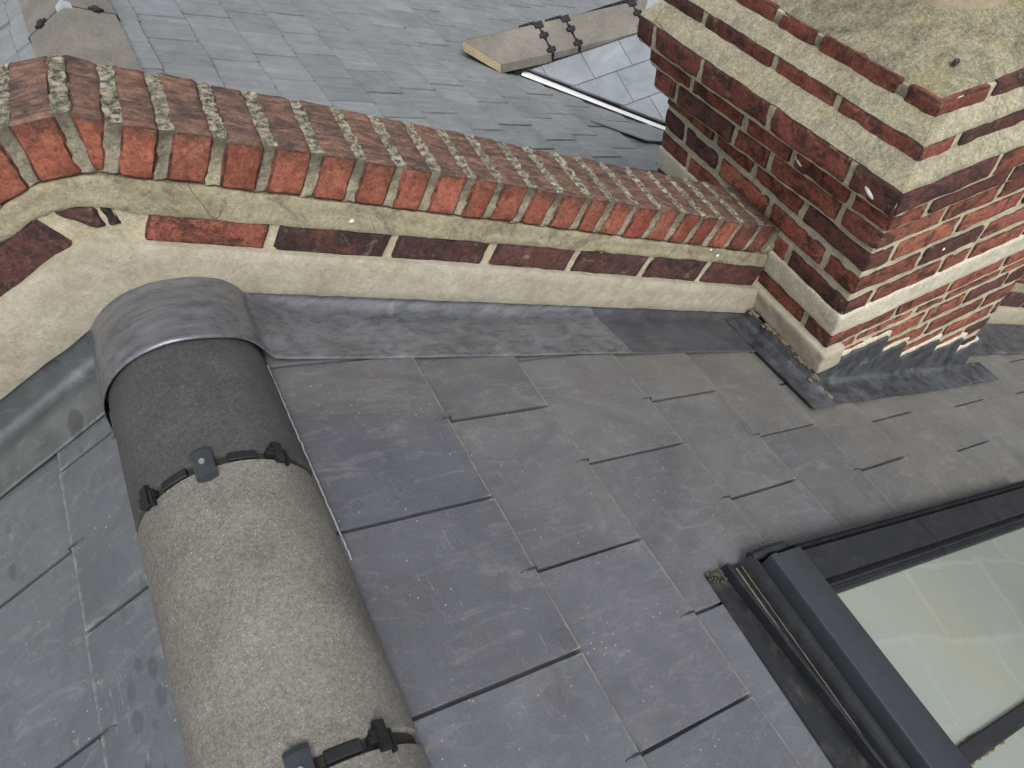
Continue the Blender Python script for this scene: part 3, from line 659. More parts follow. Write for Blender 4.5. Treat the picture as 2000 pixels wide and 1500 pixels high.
mb = MB()   # the body of the wall behind its faces
for wl, a, b in ((wall, -1.22, 1.46), (wall2, 2.2, 3.45)):
    mb = MB()
    rows = [[FW.p(u, 0.166, interp(FLASHTOP, u) - 0.35), FW.p(u, 0.166, interp(L_CBOT, u) + 0.05), FW.p(u, 0.318, interp(L_CBOT, u) + 0.05), FW.p(u, 0.318, interp(FLASHTOP, u) - 1.2)] for u in usamp(a, b, 0.05)]
    ids = grid(mb, rows); mb.f.append(tuple(ids[0])); mb.f.append(tuple(ids[-1][::-1]))
    part(mb, "wall_core", M_RENDER, wl, False)
def splat(F_, a, c, off, rr, seed, parent, axis='wall'):
    m = MB(); n = 14; cen = m.add(F_.p(a, off - 0.0025, c) if axis == 'wall' else F_.p(a, c, off + 0.0025)); ring = []
    for i in range(n):
        t = 2 * math.pi * i / n; r = rr * (1 + 0.45 * nz(math.cos(t) * 1.5 + seed, math.sin(t) * 1.5, seed))
        ring.append(m.add(F_.p(a + r * math.cos(t), off + 0.001, c + 0.8 * r * math.sin(t)) if axis == 'wall' else F_.p(a + r * math.cos(t), c + r * math.sin(t), off - 0.0005)))
    for i in range(n): m.f.append((cen, ring[i], ring[(i + 1) % n]))
    part(m, "bird_dropping", M_SPLAT, parent, True)
splat(FW, 0.342, 0.078, 0.1465, 0.005, 1, wall); splat(FW, 1.249, -0.376, 0.1465, 0.006, 2, wall); splat(FW, 1.222, -0.345, 0.1465, 0.004, 3, wall)

# ------------------------------------------------------------------ chimney
chim = thing("chimney", "brick chimney stack with stepped corbels and a broad cement cap, right of the parapet", "chimney", tuple(FC.p(0.41, 0.42, -0.9)))
WC, DC = 0.821, 0.836
ROWS = [(-1.105, -1.04, 0, [.2, .42, .62], [.1, .32, .54]), (-1.02, -0.955, 0, [.1, .32, .6, .75], [.22, .44, .66]),
        (-0.930, -0.870, 0, [.24, .48, .708], [.1, .32, .54]), (-0.850, -0.790, 0, [.12, .35, .57, .79], [.22, .44, .66]),
        (-0.770, -0.708, 0, [.23, .46, .692], [.1, .32, .54, .75]), (-0.690, -0.628, 0, [.18, .406, .567, .74], [.2, .44, .66]),
        (-0.614, -0.584, 0, [.12, .333, .453, .677], [.1, .32, .54, .75]), (-0.577, -0.517, 0, [.237, .439, .653], [.099, .32, .55, .76]),
        (-0.446, -0.386, 0, [.092, .327, .432, .64], [.223, .46, .695]), (-0.372, -0.308, 0, [.212, .43, .645], [.112, .335, .56, .731]),
        (-0.294, -0.231, 0, [.085, .295, .52, .73], [.228, .424, .599]), (-0.222, -0.151, (.001, .001), [.206, .386, .6], [.115, .357, .492, .737]),
        (-0.149, -0.080, (.018, .016), [.099, .354, .56, .77], [.095, .28, .451, .666]), (-0.078, -0.010, (.054, .034), [.235, .46, .68], [.097, .349, .602, .80]),
        (0.003, 0.068, (.008, .004), [.094, .32, .55, .75], [.224, .42, .673]), (0.080, 0.138, (-.032, -.026), [.179, .4, .62], [.118, .353, .48, .72])]
rng = random.Random(4)
mb = MB(); mo = MB()
def cb(a0, a1, b0, b1, z0, z1, t, seed, F=FC):
    d = 0.0022
    j = [rng.uniform(-d, d) for _ in range(4)]
    n = (max(2, int((a1 - a0) / .025)), max(2, int((b1 - b0) / .025)), 4)
    block(mb, box8(F, a0 + j[0] * .3, a1 + j[1] * .3, b0 + j[2] * .3, b1 + j[3] * .3, z0 + j[0] * .6, z1 + j[1] * .6), 0.006, 0.0026, n, t, 26, seed, 0.007)
for ri, (z0, z1, o, fj, lj_) in enumerate(ROWS):
    g = 0.0072; dp = 0.1; z0 += 0.002; z1 -= 0.002
    F = FC if o == 0 else FCT; oa, ob = (o, o) if o == 0 else o
    A0, A1, B0, B1 = -oa, WC + oa, -ob, DC + ob
    def tint():
        f = rng.random(); v = rng.uniform(.85, 1.15)
        if ri >= 14: c = (0.185, 0.062, 0.045) if f < .75 else (0.10, 0.044, 0.038)
        elif ri == 13: c = (0.105, 0.044, 0.040) if f < .55 else (0.17, 0.058, 0.043)
        elif ri == 12: c = (0.20, 0.064, 0.044) if f < .7 else (0.10, 0.042, 0.036)
        else: c = RD[:3] if f < .6 else (OR[:3] if f < .75 else ((0.24, 0.088, 0.062) if f < .87 else (0.10, 0.042, 0.036)))
        return (c[0] * v, c[1] * v, c[2] * v, 1)
    cb(A0, fj[0] - g, B0, lj_[0] - g, z0, z1, tint(), ri, F)
    fa = fj + [A1]
    for a, b in zip(fa, fa[1:]):
        if b - a > .03: cb(a + g, b - (g if b < A1 else 0), B0, dp, z0, z1, tint(), ri * 7 + a * 10, F)
    la = lj_ + [B1]
    for a, b in zip(la, la[1:]):
        if b - a > .03: cb(A0, dp, a + g, b - (g if b < B1 else 0), z0, z1, tint(), ri * 5 + a * 10, F)
    for a in (0.13, 0.36, 0.59): cb(a, a + .22, B1 - dp, B1, z0, z1, tint(), ri + a, F)
    for b in (0.13, 0.36, 0.59): cb(A1 - dp, A1, b, b + .22, z0, z1, tint(), ri + b, F)
part(mb, "brick_stack", M_BRICK, chim, 50)
mb = MB()
zz = [r[0] for r in ROWS] + [0.15]
block(mb, box8(FC, 0.005, WC - .005, 0.005, DC - .005, -1.25, -1.0), 0.003, 0.0015, (20, 20, 4), freq=40)
for ri, r in enumerate(ROWS):
    oa, ob = [q - 0.0045 for q in ((r[2], r[2]) if r[2] == 0 else r[2])]; zt = min(ROWS[ri + 1][0] + .002, r[1] + .02) if ri < 13 else r[1] - .006
    block(mb, box8(FC if r[2] == 0 else FCT, -oa, WC + oa, -ob, DC + ob, r[0] - (0.012 if r[2] == 0 else 0.004), zt), 0.003, 0.0022, (36, 36, 3), freq=45, seed=ri)
part(mb, "mortar", M_MORTAR, chim, 60)
mb = MB(); block(mb, box8(FC, -0.004, WC + .004, -0.004, DC + .004, -0.522, -0.442), 0.008, 0.003, (40, 40, 6), freq=26)
part(mb, "cement_band", M_WHITEBAND, chim, 60, label="pale mortar band round the lower shaft")
def ring_fillet(mb, o0, z0, o1, z1, n=34, m=6, amp=0.003, seed=0.0):
    def pt(f, t):      # f around, t across
        oa = o0[0] + (o1[0] - o0[0]) * t; ob = o0[1] + (o1[1] - o0[1]) * t; zv = z0 + (z1 - z0) * (t ** 0.9)
        c = [(-oa, -ob), (WC + oa, -ob), (WC + oa, DC + ob), (-oa, DC + ob)]
        k = int(f) % 4; g = f - int(f); a = c[k]; b = c[(k + 1) % 4]
        q = (a[0] + (b[0] - a[0]) * g, a[1] + (b[1] - a[1]) * g)
        w_ = amp * nz(q[0] * 16 + seed, q[1] * 16, t * 3) + .5 * amp * nz(q[0] * 45, q[1] * 45 + seed, t * 5)
        return FCT.p(q[0] + (w_ * .6 if k in (1, 3) else 0), q[1] + (w_ * .6 if k in (0, 2) else 0), zv + w_)
    rows = []
    for j in range(-1, m + 2):
        t = max(0, min(1, j / m)); row = [pt(i * 4 / (n * 4), t) for i in range(n * 4)] + [pt(0, t)]
        if j == -1: row = [p - Z * 0.004 + (FCT.p(WC / 2, DC / 2, p.z) - p) * 0.004 for p in row]
        if j == m + 1: row = [p - Z * 0.01 + (FCT.p(WC / 2, DC / 2, p.z) - p) * 0.05 for p in row]
        rows.append(row)
    grid(mb, rows)
mb = MB(); ring_fillet(mb, (0.051, 0.032), -0.0115, (0.006, 0.002), 0.033, seed=1.0); part(mb, "cement_fillet", M_FILLET, chim, 60)
mb = MB(); ring_fillet(mb, (0.006, 0.002), 0.0665, (-0.034, -0.028), 0.104, seed=6.0); part(mb, "cement_fillet", M_FILLET, chim, 60)
# broad cement cap rising to the pot
PA, PB, PR = 0.317, 0.311, 0.138
mb = MB(); rows = []; NT_, NR_ = 120, 26
for j in range(-1, NR_ + 1):
    row = []
    for i in range(NT_ + 1):
        t = 2 * math.pi * i / NT_; cx, sy_ = math.cos(t), math.sin(t); o = -0.034
        k = min(((WC + o - PA) / cx if cx > 0 else (-o - PA) / cx) if abs(cx) > 1e-6 else 9e9, ((DC + o - PB) / sy_ if sy_ > 0 else (-o - PB) / sy_) if abs(sy_) > 1e-6 else 9e9)
        f = max(0, j) / NR_; r = k + (PR * 0.9 - k) * f
        zt = 0.130 + 0.076 * (f ** 0.8)
        if j <= 0: zt = 0.122 if j == 0 else 0.108
        a, b = PA + r * cx, PB + r * sy_
        w_ = 0.005 * nz(a * 9, b * 9, 2.2) + 0.0028 * nz(a * 30, b * 30, 1.2) + 0.0012 * nz(a * 90, b * 90, 4.0)
        row.append(FCT.p(a, b, zt + w_ * (1 if j >= 0 else 0.3)))
    rows.append(row)
grid(mb, rows)
part(mb, "cement_cap", M_FLAUNCH, chim, 75)
mb = MB(); rows = []
for r, z in ((PR - .02, 0.16), (PR, 0.165), (PR + .002, 0.20), (PR, 0.26), (PR - .012, 0.42), (PR - .012, 0.52), (PR + .008, 0.53), (PR + .008, 0.57), (PR - .03, 0.57), (PR - .03, 0.2)):
    rows.append([FC.p(PA - 0.02 + r * math.cos(2 * math.pi * i / 48), PB + r * math.sin(2 * math.pi * i / 48), z) for i in range(49)])
grid(mb, rows, flip=True); part(mb, "chimney_pot", M_CLAY, chim, 50)
mb = MB(); c = FC.p(0.112, 0.088, 0.1715)
block(mb, [[[c + Vector((x, y, z)) for z in (-.010, .004)] for y in (-.004, .004)] for x in (-.0065, .006)], 0.004, 0.002, (3, 3, 3)); part(mb, "bolt", M_HOOK, chim, True)
splat(FC, 0.287, -0.336, -0.002, 0.005, 5, chim)
FCL = Fr(C0, VC, UC, Z)
for b_, z_, o_, rr in ((0.037, -0.055, -0.0575, 0.008), (0.261, -0.125, -0.0365, 0.007)):
    m = MB(); cen = m.add(FCL.p(b_, o_ - .003, z_)); ring = [m.add(FCL.p(b_ + rr * 2.0 * math.cos(t * .4488) * (1 + .2 * nz(t, b_)) , o_ + .001, z_ + rr * .8 * math.sin(t * .4488) + .006 * math.cos(t * .4488) * 1.0)) for t in range(14)]
    for t in range(14): m.f.append((cen, ring[t], ring[(t + 1) % 14]))
    part(m, "paint_mark", M_SPLAT, chim, True)
mb = MB()     # pale pointing over each lead step on the front face
STEPS = [(-0.01, 0.255, -0.650), (0.255, 0.370, -0.740), (0.370, 0.557, -0.830), (0.557, 0.712, -0.906), (0.712, 0.826, -0.995)]
for i, (a, b, z) in enumerate(STEPS):
    block(mb, box8(FC, a - .004, b + .010, -0.0045, 0.02, z - 0.006, z + 0.014), 0.004, 0.003, (14, 2, 4), freq=35, seed=i + 3)
    if i + 1 < len(STEPS):
        block(mb, box8(FC, b - .004, b + .018, -0.004, 0.02, STEPS[i + 1][2], z + 0.008), 0.004, 0.003, (3, 2, 8), freq=35, seed=i + 13)
part(mb, "step_pointing", M_WHITEBAND, chim, 60)
mb = MB(); block(mb, box8(FC, -0.019, 0.06, -0.022, 0.345, -0.658, -0.574), 0.010, 0.003, (3, 26, 7), freq=20)
part(mb, "render_plinth", M_RENDER, chim, 60)
def cz(a, b, h): return roof_z(FC.p(a, b, 0).x, h)
# stepped lead on the chimney front with its apron
mb = MB(); rows = []
for i in range(61):
    a = -0.035 + 1.01 * i / 60; row = []
    ed = -0.100 - 0.004 * nz(a * 5, 1.0) - 0.004 * math.sin(a * 4); side = max(0, a - 0.84) * 1.0
    row.append(FC.p(a, ed + 0.001, cz(a, ed, 0.016)))
    for j in range(9):
        b = ed + (-0.034 - ed) * j / 8; row.append(FC.p(a, b, cz(a, b, 0.0205 + 0.002 * nz(a * 14, b * 20)) ))
    if a < 0.84:
        for j in range(1, 6):
            q = math.pi / 2 * j / 5; row.append(FC.p(a, -0.034 + 0.021 * math.sin(q), cz(a, -0.02, 0.0205) + 0.021 * (1 - math.cos(q))))
    else:
        for j in range(1, 6): b = -0.034 + 0.03 * j / 5; row.append(FC.p(a, b, cz(a, b, 0.0205)))
    rows.append(row)
grid(mb, rows)
NS = 140; rows = []
for i in range(NS + 1):
    a = -0.012 + 0.845 * i / NS
    zt = next((z for s, e, z in STEPS if s <= a < e), STEPS[-1][2] if a > .5 else STEPS[0][2])
    zb = cz(a, -0.02, 0.035); zt = max(zt, zb + .01)
    rows.append([FC.p(a, -0.0135 + 0.0015 * nz(a * 16, f * 3) - (0.004 if (int(a * 9) % 2) else 0) * (1 - f), zb + (zt - zb) * f) for f in [j / 8 for j in range(9)]] + [FC.p(a, -0.002, zt + .001)])
grid(mb, rows)
rows = [[FC.p(0.833, -0.0135 + 0.15 * f, cz(0.833, 0, 0.02) + hh) for f in (0, .1, 1)] for hh in (0, 0.13)]
grid(mb, rows)
solo(mb, "lead_apron", M_LEAD_C, "scuffed dark stepped lead with apron along the chimney's front foot", "lead flashing", FC.p(0.4, -0.06, -0.95), smooth=35)
# lead side piece on the left of the chimney with a turned-up lip
mb = MB(); rows = []
for i in range(33):
    b = -0.112 + (0.355 + 0.112) * i / 32; row = []
    out = -0.128 + 0.03 * (1 - i / 32) - 0.0 
    row.append(FC.p(out - .0005, b, cz(out, b, 0.017)))
    for j in range(7):
        a = out + (-0.060 - out) * j / 6; row.append(FC.p(a, b, cz(a, b, 0.0225 + 0.003 * nz(a * 18, b * 14))))
    lip = 0.034 * min(1.0, max(0.12, (b + 0.09) / 0.10)) + 0.004 * nz(b * 20, 2.0)
    for dx, dh in ((-0.050, 0.3), (-0.043, 0.75), (-0.040, 1.0), (-0.034, 1.02), (-0.033, 0.6), (-0.030, 0.05)): row.append(FC.p(dx + 0.02 * (1 - i / 32), b, cz(dx, b, 0.02 + lip * dh)))
    row.append(FC.p(0.0, b, cz(0, b, 0.02))); rows.append(row)
grid(mb, rows)
solo(mb, "lead_gutter", M_LEAD_C, "narrow lead side gutter with a turned-up lip left of the chimney", "lead flashing", FC.p(-0.06, 0.12, -0.68), smooth=40)
mb = MB()
rng = random.Random(44)
for i in range(80):
    f = rng.random(); b = -0.085 + 0.40 * f; a = -0.034 + 0.02 * (1 - f) + rng.gauss(0, 0.006); q = rng.uniform(0.0012, 0.0048) * (1 if rng.random() < .8 else 1.6)
    h = 0.029 + 0.034 * min(1, max(0.1, (b + 0.09) / 0.10)) - abs(a + 0.034 - 0.02 * (1 - f)) * 0.8
    p = FC.p(a, b, cz(a, b, h)); block(mb, [[[p + UC * x * q + VC * y * q * 1.7 + Z * z * q * .6 for z in (-1, 1)] for y in (-1, 1)] for x in (-1, 1)], q * .6, 0.0025, (2, 2, 2), freq=90, seed=i)
solo(mb, "mortar_debris", plain("orange_mortar_crumbs", (0.17, 0.125, 0.088), 0.95, dust=0.7, dc=(0.11, 0.095, 0.075), sc_=60), "line of orange-brown mortar crumbs along the lead gutter's lip", "debris", FC.p(-0.03, 0.1, -0.66), smooth=60)["kind"] = "stuff"

# ------------------------------------------------------------------ roof window
RY = -0.048
FS = Fr(FR.p(0.752, -0.648, 0), FR.x * math.cos(RY) + FR.y * math.sin(RY), FR.y * math.cos(RY) - FR.x * math.sin(RY), FR.z)  # local: along jamb, up-picture (+y), out
FS.y = -FS.y      # w grows away from the jamb hood, into the window
win = thing("roof_window", "roof window with anthracite frame and pale green glass set in the near slates", "roof window", tuple(FS.p(0.8, 0.5, 0)))
def extrude(mb, prof, w0, w1, across, nw=24, slant=None):
    """across='head': profile (s,h) swept along w; 'jamb': profile (w,h) swept along s"""
    rows = []
    for i in range(nw + 1):
        t = w0 + (w1 - w0) * i / nw
        rows.append([FS.p(a + (slant(i_, t) if slant else 0), t, h) if across == 'head' else FS.p(t, a, h) for i_, (a, h) in enumerate(prof)])
    ids = grid(mb, rows, flip=(across != 'head'))
    return ids
W1, S1 = 1.0, 1.75
mb = MB(); extrude(mb, [(0.000, 0.006), (0.002, 0.011), (0.050, 0.0125), (0.094, 0.013)], -0.002, W1, 'head')
part(mb, "head_soaker", M_SOAK, win, 30)
mb = MB()
def head(prof, w0, mat, nm, sm=35, cap=True, slant=None):
    m = MB(); ids = extrude(m, prof, w0, W1, 'head', slant=slant)
    if cap: m.f.append(tuple(ids[0])); m.f.append(tuple(ids[-1][::-1]))
    return part(m, nm, mat, win, sm)
head([(0.044, 0.002), (0.040, 0.012), (0.0420, 0.031), (0.0445, 0.033), (0.0475, 0.033), (0.050, 0.030), (0.056, 0.021), (0.078, 0.0165), (0.094, 0.018), (0.0985, 0.027), (0.102, 0.036), (0.107, 0.0405), (0.112, 0.0415), (0.117, 0.040), (0.1205, 0.036), (0.122, 0.026), (0.122, 0.002)], -0.004, M_FRAME, "gutter_rail", 40, slant=lambda i, t: (0.034 if i < 6 else (0.026 if i == 6 else 0.0)) * min(1, max(0, t / 0.42)))
head([(0.121, 0.0), (0.121, 0.003), (0.1405, 0.003), (0.1405, 0.0)], 0.0, M_SOAK, "shadow_gap", 30)
head([(0.138, 0.0), (0.138, 0.048), (0.1395, 0.054), (0.142, 0.0565), (0.152, 0.058), (0.155, 0.0575), (0.1575, 0.0525), (0.161, 0.0525), (0.226, 0.0565), (0.2305, 0.055), (0.232, 0.050), (0.232, 0.0)], 0.012, M_COVER, "head_cover", 28)
def jamb(prof, s0, mat, nm, s1=S1, sm=35):
    m = MB(); ids = extrude(m, prof, s0, s1, 'jamb'); m.f.append(tuple(ids[0][::-1])); m.f.append(tuple(ids[-1])); return part(m, nm, mat, win, sm)
jamb([(-0.006, 0.0), (-0.006, 0.010), (-0.0035, 0.050), (-0.001, 0.054), (0.003, 0.053), (0.004, 0.040), (0.012, 0.034), (0.016, 0.036), (0.018, 0.030), (0.018, 0.0)], 0.205, M_FRAME, "jamb_hood", 1.305, 30)
JP = [(0.016, 0.0), (0.016, 0.046), (0.019, 0.050), (0.080, 0.0515), (0.084, 0.049), (0.0855, 0.036), (0.0905, 0.036), (0.092, 0.045), (0.096, 0.0475), (0.101, 0.0475), (0.103, 0.043), (0.1075, 0.043), (0.109, 0.046), (0.114, 0.0455), (0.116, 0.040), (0.116, 0.0)]
jamb(JP, 0.2285, M_FRAME, "jamb_cover", 0.6755, 28); jamb(JP, 0.678, M_FRAME, "jamb_cover", S1, 28)
mb = MB(); tube(mb, [FS.p(0.108, -0.002, 0.034), FS.p(0.15, -0.0035, 0.042), FS.p(0.205, -0.004, 0.042)], 0.0105, 12); part(mb, "corner_tube", M_FRAME, win, 50)
mb = MB()
for c0, c1, hh in ((0.074, 0.0785, 0.0176), (0.0895, 0.092, 0.0190)):
    grid(mb, [[FS.p(c0 + 0.0012 * nz(t * 40, 3.0), t, hh), FS.p(c1 + 0.0016 * nz(t * 55, 7.0), t, hh + .0002)] for t in [0.004 + (W1 - .01) * i / 120 for i in range(121)]])
part(mb, "dust_line", plain("pale_dust", (0.15, 0.13, 0.09), 0.95, dust=0.7, dc=(0.05, 0.048, 0.04), sc_=70), win, True)
mb = MB(); rng = random.Random(3)
for i in range(120):
    q_ = abs(rng.gauss(0, .5)); p = FS.p(rng.uniform(0.0, 0.055), -0.004 + 0.022 * min(q_, 1.3), 0.0135); s = rng.uniform(0.0008, 0.0026)
    block(mb, [[[p + FS.x * x * s + FS.y * y * s + FS.z * z * s * .7 for z in (-1, 1)] for y in (-1, 1)] for x in (-1, 1)], s * .6, 0.0015, (1, 1, 1), freq=90, seed=i)
solo(mb, "grit_heap", M_DIRT, "small heap of grit at the corner of the roof window flashing", "debris", FS.p(0.02, 0.01, 0.01))["kind"] = "stuff"
def glass_mat():
    k = NT("dirty_green_glass_painted_reflection")
    d = k.mul(k.ramp(k.noise(3.2, 6, 0.7, dist=0.8), 0.48, 0.72), k.ramp(k.noise(60.0, 4, 0.8), 0.35, 0.7, 0.25, 1.0))
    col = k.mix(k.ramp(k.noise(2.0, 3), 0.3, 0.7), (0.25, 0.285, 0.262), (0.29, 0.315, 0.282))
    refl_blocks = k.n("ShaderNodeTexBrick"); refl_blocks.inputs["Scale"].default_value = 1.0; refl_blocks.inputs["Mortar Size"].default_value = 0.010; refl_blocks.inputs["Brick Width"].default_value = 0.23; refl_blocks.inputs["Row Height"].default_value = 0.17  # reflection of pale blocks, painted into the glass colour
    refl_blocks.inputs["Mortar Smooth"].default_value = 1.0
    refl_blocks.inputs["Color1"].default_value = (0.80, 0.84, 0.84, 1); refl_blocks.inputs["Color2"].default_value = (1.04, 1.04, 1.02, 1); refl_blocks.inputs["Mortar"].default_value = (1.10, 1.11, 1.10, 1)
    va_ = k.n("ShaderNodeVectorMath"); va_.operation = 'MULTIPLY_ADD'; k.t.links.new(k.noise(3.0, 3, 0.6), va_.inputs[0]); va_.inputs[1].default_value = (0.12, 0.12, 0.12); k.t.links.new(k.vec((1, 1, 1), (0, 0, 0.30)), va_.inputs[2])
    k.t.links.new(va_.outputs[0], refl_blocks.inputs["Vector"])
    col = k.mix(k.ramp(k.noise(3.0, 3), 0.35, 0.65, 0.25, 0.95), col, refl_blocks.outputs["Color"], 'MULTIPLY')
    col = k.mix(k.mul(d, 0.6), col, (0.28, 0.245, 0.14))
    col = k.mix(k.mul(k.ramp(k.vor(60.0), 0.1, 0.05), 0.5), col, (0.6, 0.6, 0.55))
    k.done(col, 0.09, None, spec=0.5)
    k.b.inputs["Coat Weight"].default_value = 0.6; k.b.inputs["Coat Roughness"].default_value = 0.03
    return k.m
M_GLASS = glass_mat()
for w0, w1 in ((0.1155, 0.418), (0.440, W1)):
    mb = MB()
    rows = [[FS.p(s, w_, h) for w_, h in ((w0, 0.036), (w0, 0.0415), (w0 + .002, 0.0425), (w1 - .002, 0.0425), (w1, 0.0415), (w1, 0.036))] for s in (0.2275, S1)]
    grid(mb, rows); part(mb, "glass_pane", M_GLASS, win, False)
mb = MB(); extrude(mb, [(0.4125, 0.03), (0.413, 0.048), (0.416, 0.0505), (0.440, 0.0505), (0.443, 0.048), (0.4435, 0.03)], 0.2285, S1, 'jamb'); part(mb, "glazing_bar", M_FRAME, win, 30)
mb = MB()
for i in range(130):
    c_ = rng.choice((0.02, 0.06, 0.065, 0.09, 0.13)); s = 0.2295 + abs(c_ + rng.gauss(0, .010)); w_ = rng.choice((0.4155, 0.4415)) + rng.uniform(-.004, .004); q = rng.uniform(.0006, .0018); p = FS.p(s, w_, 0.044)
    block(mb, [[[p + FS.x * x * q * 1.6 + FS.y * y * q + FS.z * z * q * .5 for z in (-1, 1)] for y in (-1, 1)] for x in (-1, 1)], q * .6, 0.001, (1, 1, 1), freq=90, seed=i)
part(mb, "moss_specks", plain("brown_moss", (0.17, 0.12, 0.04), 0.95, dust=0.4), win, 60)

# ------------------------------------------------------------------ neighbouring roof beyond the wall
YN, PN = rad(2.0), rad(24.0)
A0 = Vector((-0.061, 1.798, -0.12))
U2 = Vector((math.cos(YN), math.sin(YN), 0)); V2 = Vector((-math.sin(YN), math.cos(YN), 0))
FN = Fr(A0, U2 * math.cos(PN) - Z * math.sin(PN), V2, U2 * math.sin(PN) + Z * math.cos(PN))
FNL = Fr(A0, -U2 * math.cos(PN) - Z * math.sin(PN), V2, -U2 * math.sin(PN) + Z * math.cos(PN))
nroof = thing("neighbour_roof", "old riven grey slate roof behind the parapet with a grey angled ridge", "roof", tuple(A0 - V2 * 0.5))
rng = random.Random(12)
for F, nc, v0, v1, lab in ((FN, 30, -1.5, 4.2, "right slope of riven slates"), (FNL, 9, -1.5, 3.0, "left slope of riven slates")):
    mb = MB(); gN = 0.1712
    for k in range(nc):
        s1 = 0.048 + gN * k + rng.uniform(-.003, .003); off = -0.051 + 0.0785 * (k - 0) + rng.uniform(-.006, .006); off = off % 0.189
        y = v0 + off
        while y < v1:
            wd = 0.189 + rng.uniform(-.004, .004); e = rng.uniform(-.006, .006); g = rng.choice((.002, .0028, .004, .0055)); sl = rng.uniform(-.004, .004)
            tl = 0.0055 + rng.uniform(-.0015, .002)
            slate(mb, F, [(max(0, s1 - .37), y + g), (s1 + e, y + g + sl), (s1 + e + rng.uniform(-.004, .004), y + wd - g + sl), (max(0, s1 - .37), y + wd - g)], s1, tl, -0.018 + rng.uniform(-.0006, .002), 0.0092 / gN, rng, 0.0012, 0.03, rng.uniform(-.012, .012), y + wd / 2, 0.007)
            y += wd
    if F is FN:     # one slate that has slipped and lifted
        slate(mb, F, [(1.99, -0.375), (2.19, -0.555), (2.40, -0.555), (2.36, -0.375)], 2.40, .006, 0.002, 0.02, rng, .0012, .05, -0.05, -0.46, .007)
    part(mb, "slate_slope", M_SLATE_N, nroof, False, label=lab)
mb = MB()
for F, L in ((FN, 5.2), (FNL, 1.6)):
    i = [mb.add(F.p(s, y, -0.05)) for s, y in ((0, -1.5), (L, -1.5), (L, 4.2), (0, 4.2))]; mb.f.append(tuple(i if F is FN else i[::-1]))
part(mb, "underlay", M_UNDER, nroof, False)
def angle_tile(F0, x0, x1, leg, ang, th, mat, label, group, mitre=0.0, cut=None, drop=(0, 0), loc=None, both=True):
    """angled ridge tile along F0.x; legs fall along +-F0.y; apex at F0.o"""
    mb = MB()
    c, s = math.cos(ang), math.sin(ang)
    def prof(x, m_, d):
        out = []
        for side in ((-1, 1)):
            pass
        pr = [(-leg * c, -leg * s), (-leg * c + th * s * .0, -leg * s + 0.0)]
        top = [(-leg * c, -leg * s), (-0.010 * c, -0.010 * s), (0, -0.003), (0.010 * c, -0.010 * s), (leg * c, -leg * s)]
        bot = [(leg * c, -leg * s - th), (0, -th / c), (-leg * c, -leg * s - th)]
        return [F0.p(x + m_ * abs(y) / (leg * c), y, z + d) for y, z in top + bot]
    n = 10; rows = []
    for i in range(n + 1):
        x = x0 + (x1 - x0) * i / n; m_ = mitre * (1 - i / n); d = drop[0] + (drop[1] - drop[0]) * i / n
        r = prof(x, m_, d); rows.append(r + r[:1])
    ids = grid(mb, rows)
    a = tuple(ids[-1][:-1]); mb.f.append(a[::-1])
    if cut is None: mb.f.append(tuple(ids[0][:-1]))
    o = solo(mb, "ridge_tile", mat, label, "ridge tile", loc or tuple(F0.p((x0 + x1) / 2, 0, -0.05)), group, 30)
    if cut is not None:
        m2 = MB(); v = [m2.add(Vector(mb.v[i]) - F0.x * 0.0015) for i in ids[0][:-1]]; m2.f.append(tuple(v[:3] + v[6:])); m2.f.append(tuple(v[2:7]))
        part(m2, "cut_face", cut, o, False)
    return o
FNR = Fr(A0 + Z * 0.018, V2, U2, Z)
GN = "grey angled ridge tiles behind the parapet"
angle_tile(FNR, 0.006, 0.45, 0.150, PN + .03, 0.018, M_CONC_N, "grey angled ridge tile behind the parapet, beyond its clip", GN)
angle_tile(FNR, -0.45, -0.003, 0.150, PN + .03, 0.018, M_CONC_N, "grey angled ridge tile behind the parapet, nearer than its clip", GN)
def angle_union(F0, x, leg, ang, d, label, group, big=1.0, lo=-1):
    u = thing("ridge_union", label, "ridge clip", tuple(F0.p(x, 0, d - 0.03)), group)
    c, s = math.cos(ang), math.sin(ang)
    mb = MB()
    for sd in ((-1, 1)):
        rows = [[F0.p(x + dx, sd * q * leg * c, d - q * leg * s + dz) for dx, dz in ((-.006, -.02), (-.006, 0.0), (.006, 0.0), (.006, -.02))] for q in (0.0, 0.5, 1.04)]
        grid(mb, rows, flip=sd < 0)
    part(mb, "joint_strip", M_BLACK, u, False)
    for sd in (-1, 1):
        for q in (0.62,) if big < 1.1 else (0.42, 0.9):
            mb = MB(); P = lambda dx, dq, h: F0.p(x + dx, sd * (q * leg + dq) * c - sd * h * s * -1, d - (q * leg + dq) * s + h * c)
            block(mb, [[[P(a, b, h) for h in (-.004, .012 * big)] for b in (-.010, .010)] for a in (-.019 * big, .017 * big)], .003, 0, (1, 1, 1))
            block(mb, [[[P(a, b, h) for h in (-.004, .010 * big)] for b in (-.022, .022)] for a in (-.006, .006)], .002, 0, (1, 1, 1))
            part(mb, "clip", M_BLACK, u, 40)
    mb = MB()
    rows = [[F0.p(x + a, b * c, d + h - abs(b) * s) for b, h in ((-.026, -.004), (-.026, .006), (0, .010), (.026, .006), (.026, -.004))] for a in (-.019 * big, .019 * big)]
    ids = grid(mb, rows); mb.f.append(tuple(ids[0])); mb.f.append(tuple(ids[-1][::-1]))
    part(mb, "apex_cap", plain("pale_grey_cap", (0.34, 0.38, 0.42), 0.35) if big < 1.1 else M_BLACK, u, 30)
    return u
angle_union(FNR, 0.002, 0.150, PN + .03, -0.001, "black clip line with a pale cap across the angled ridge behind the parapet", "clips on angled ridge tiles")

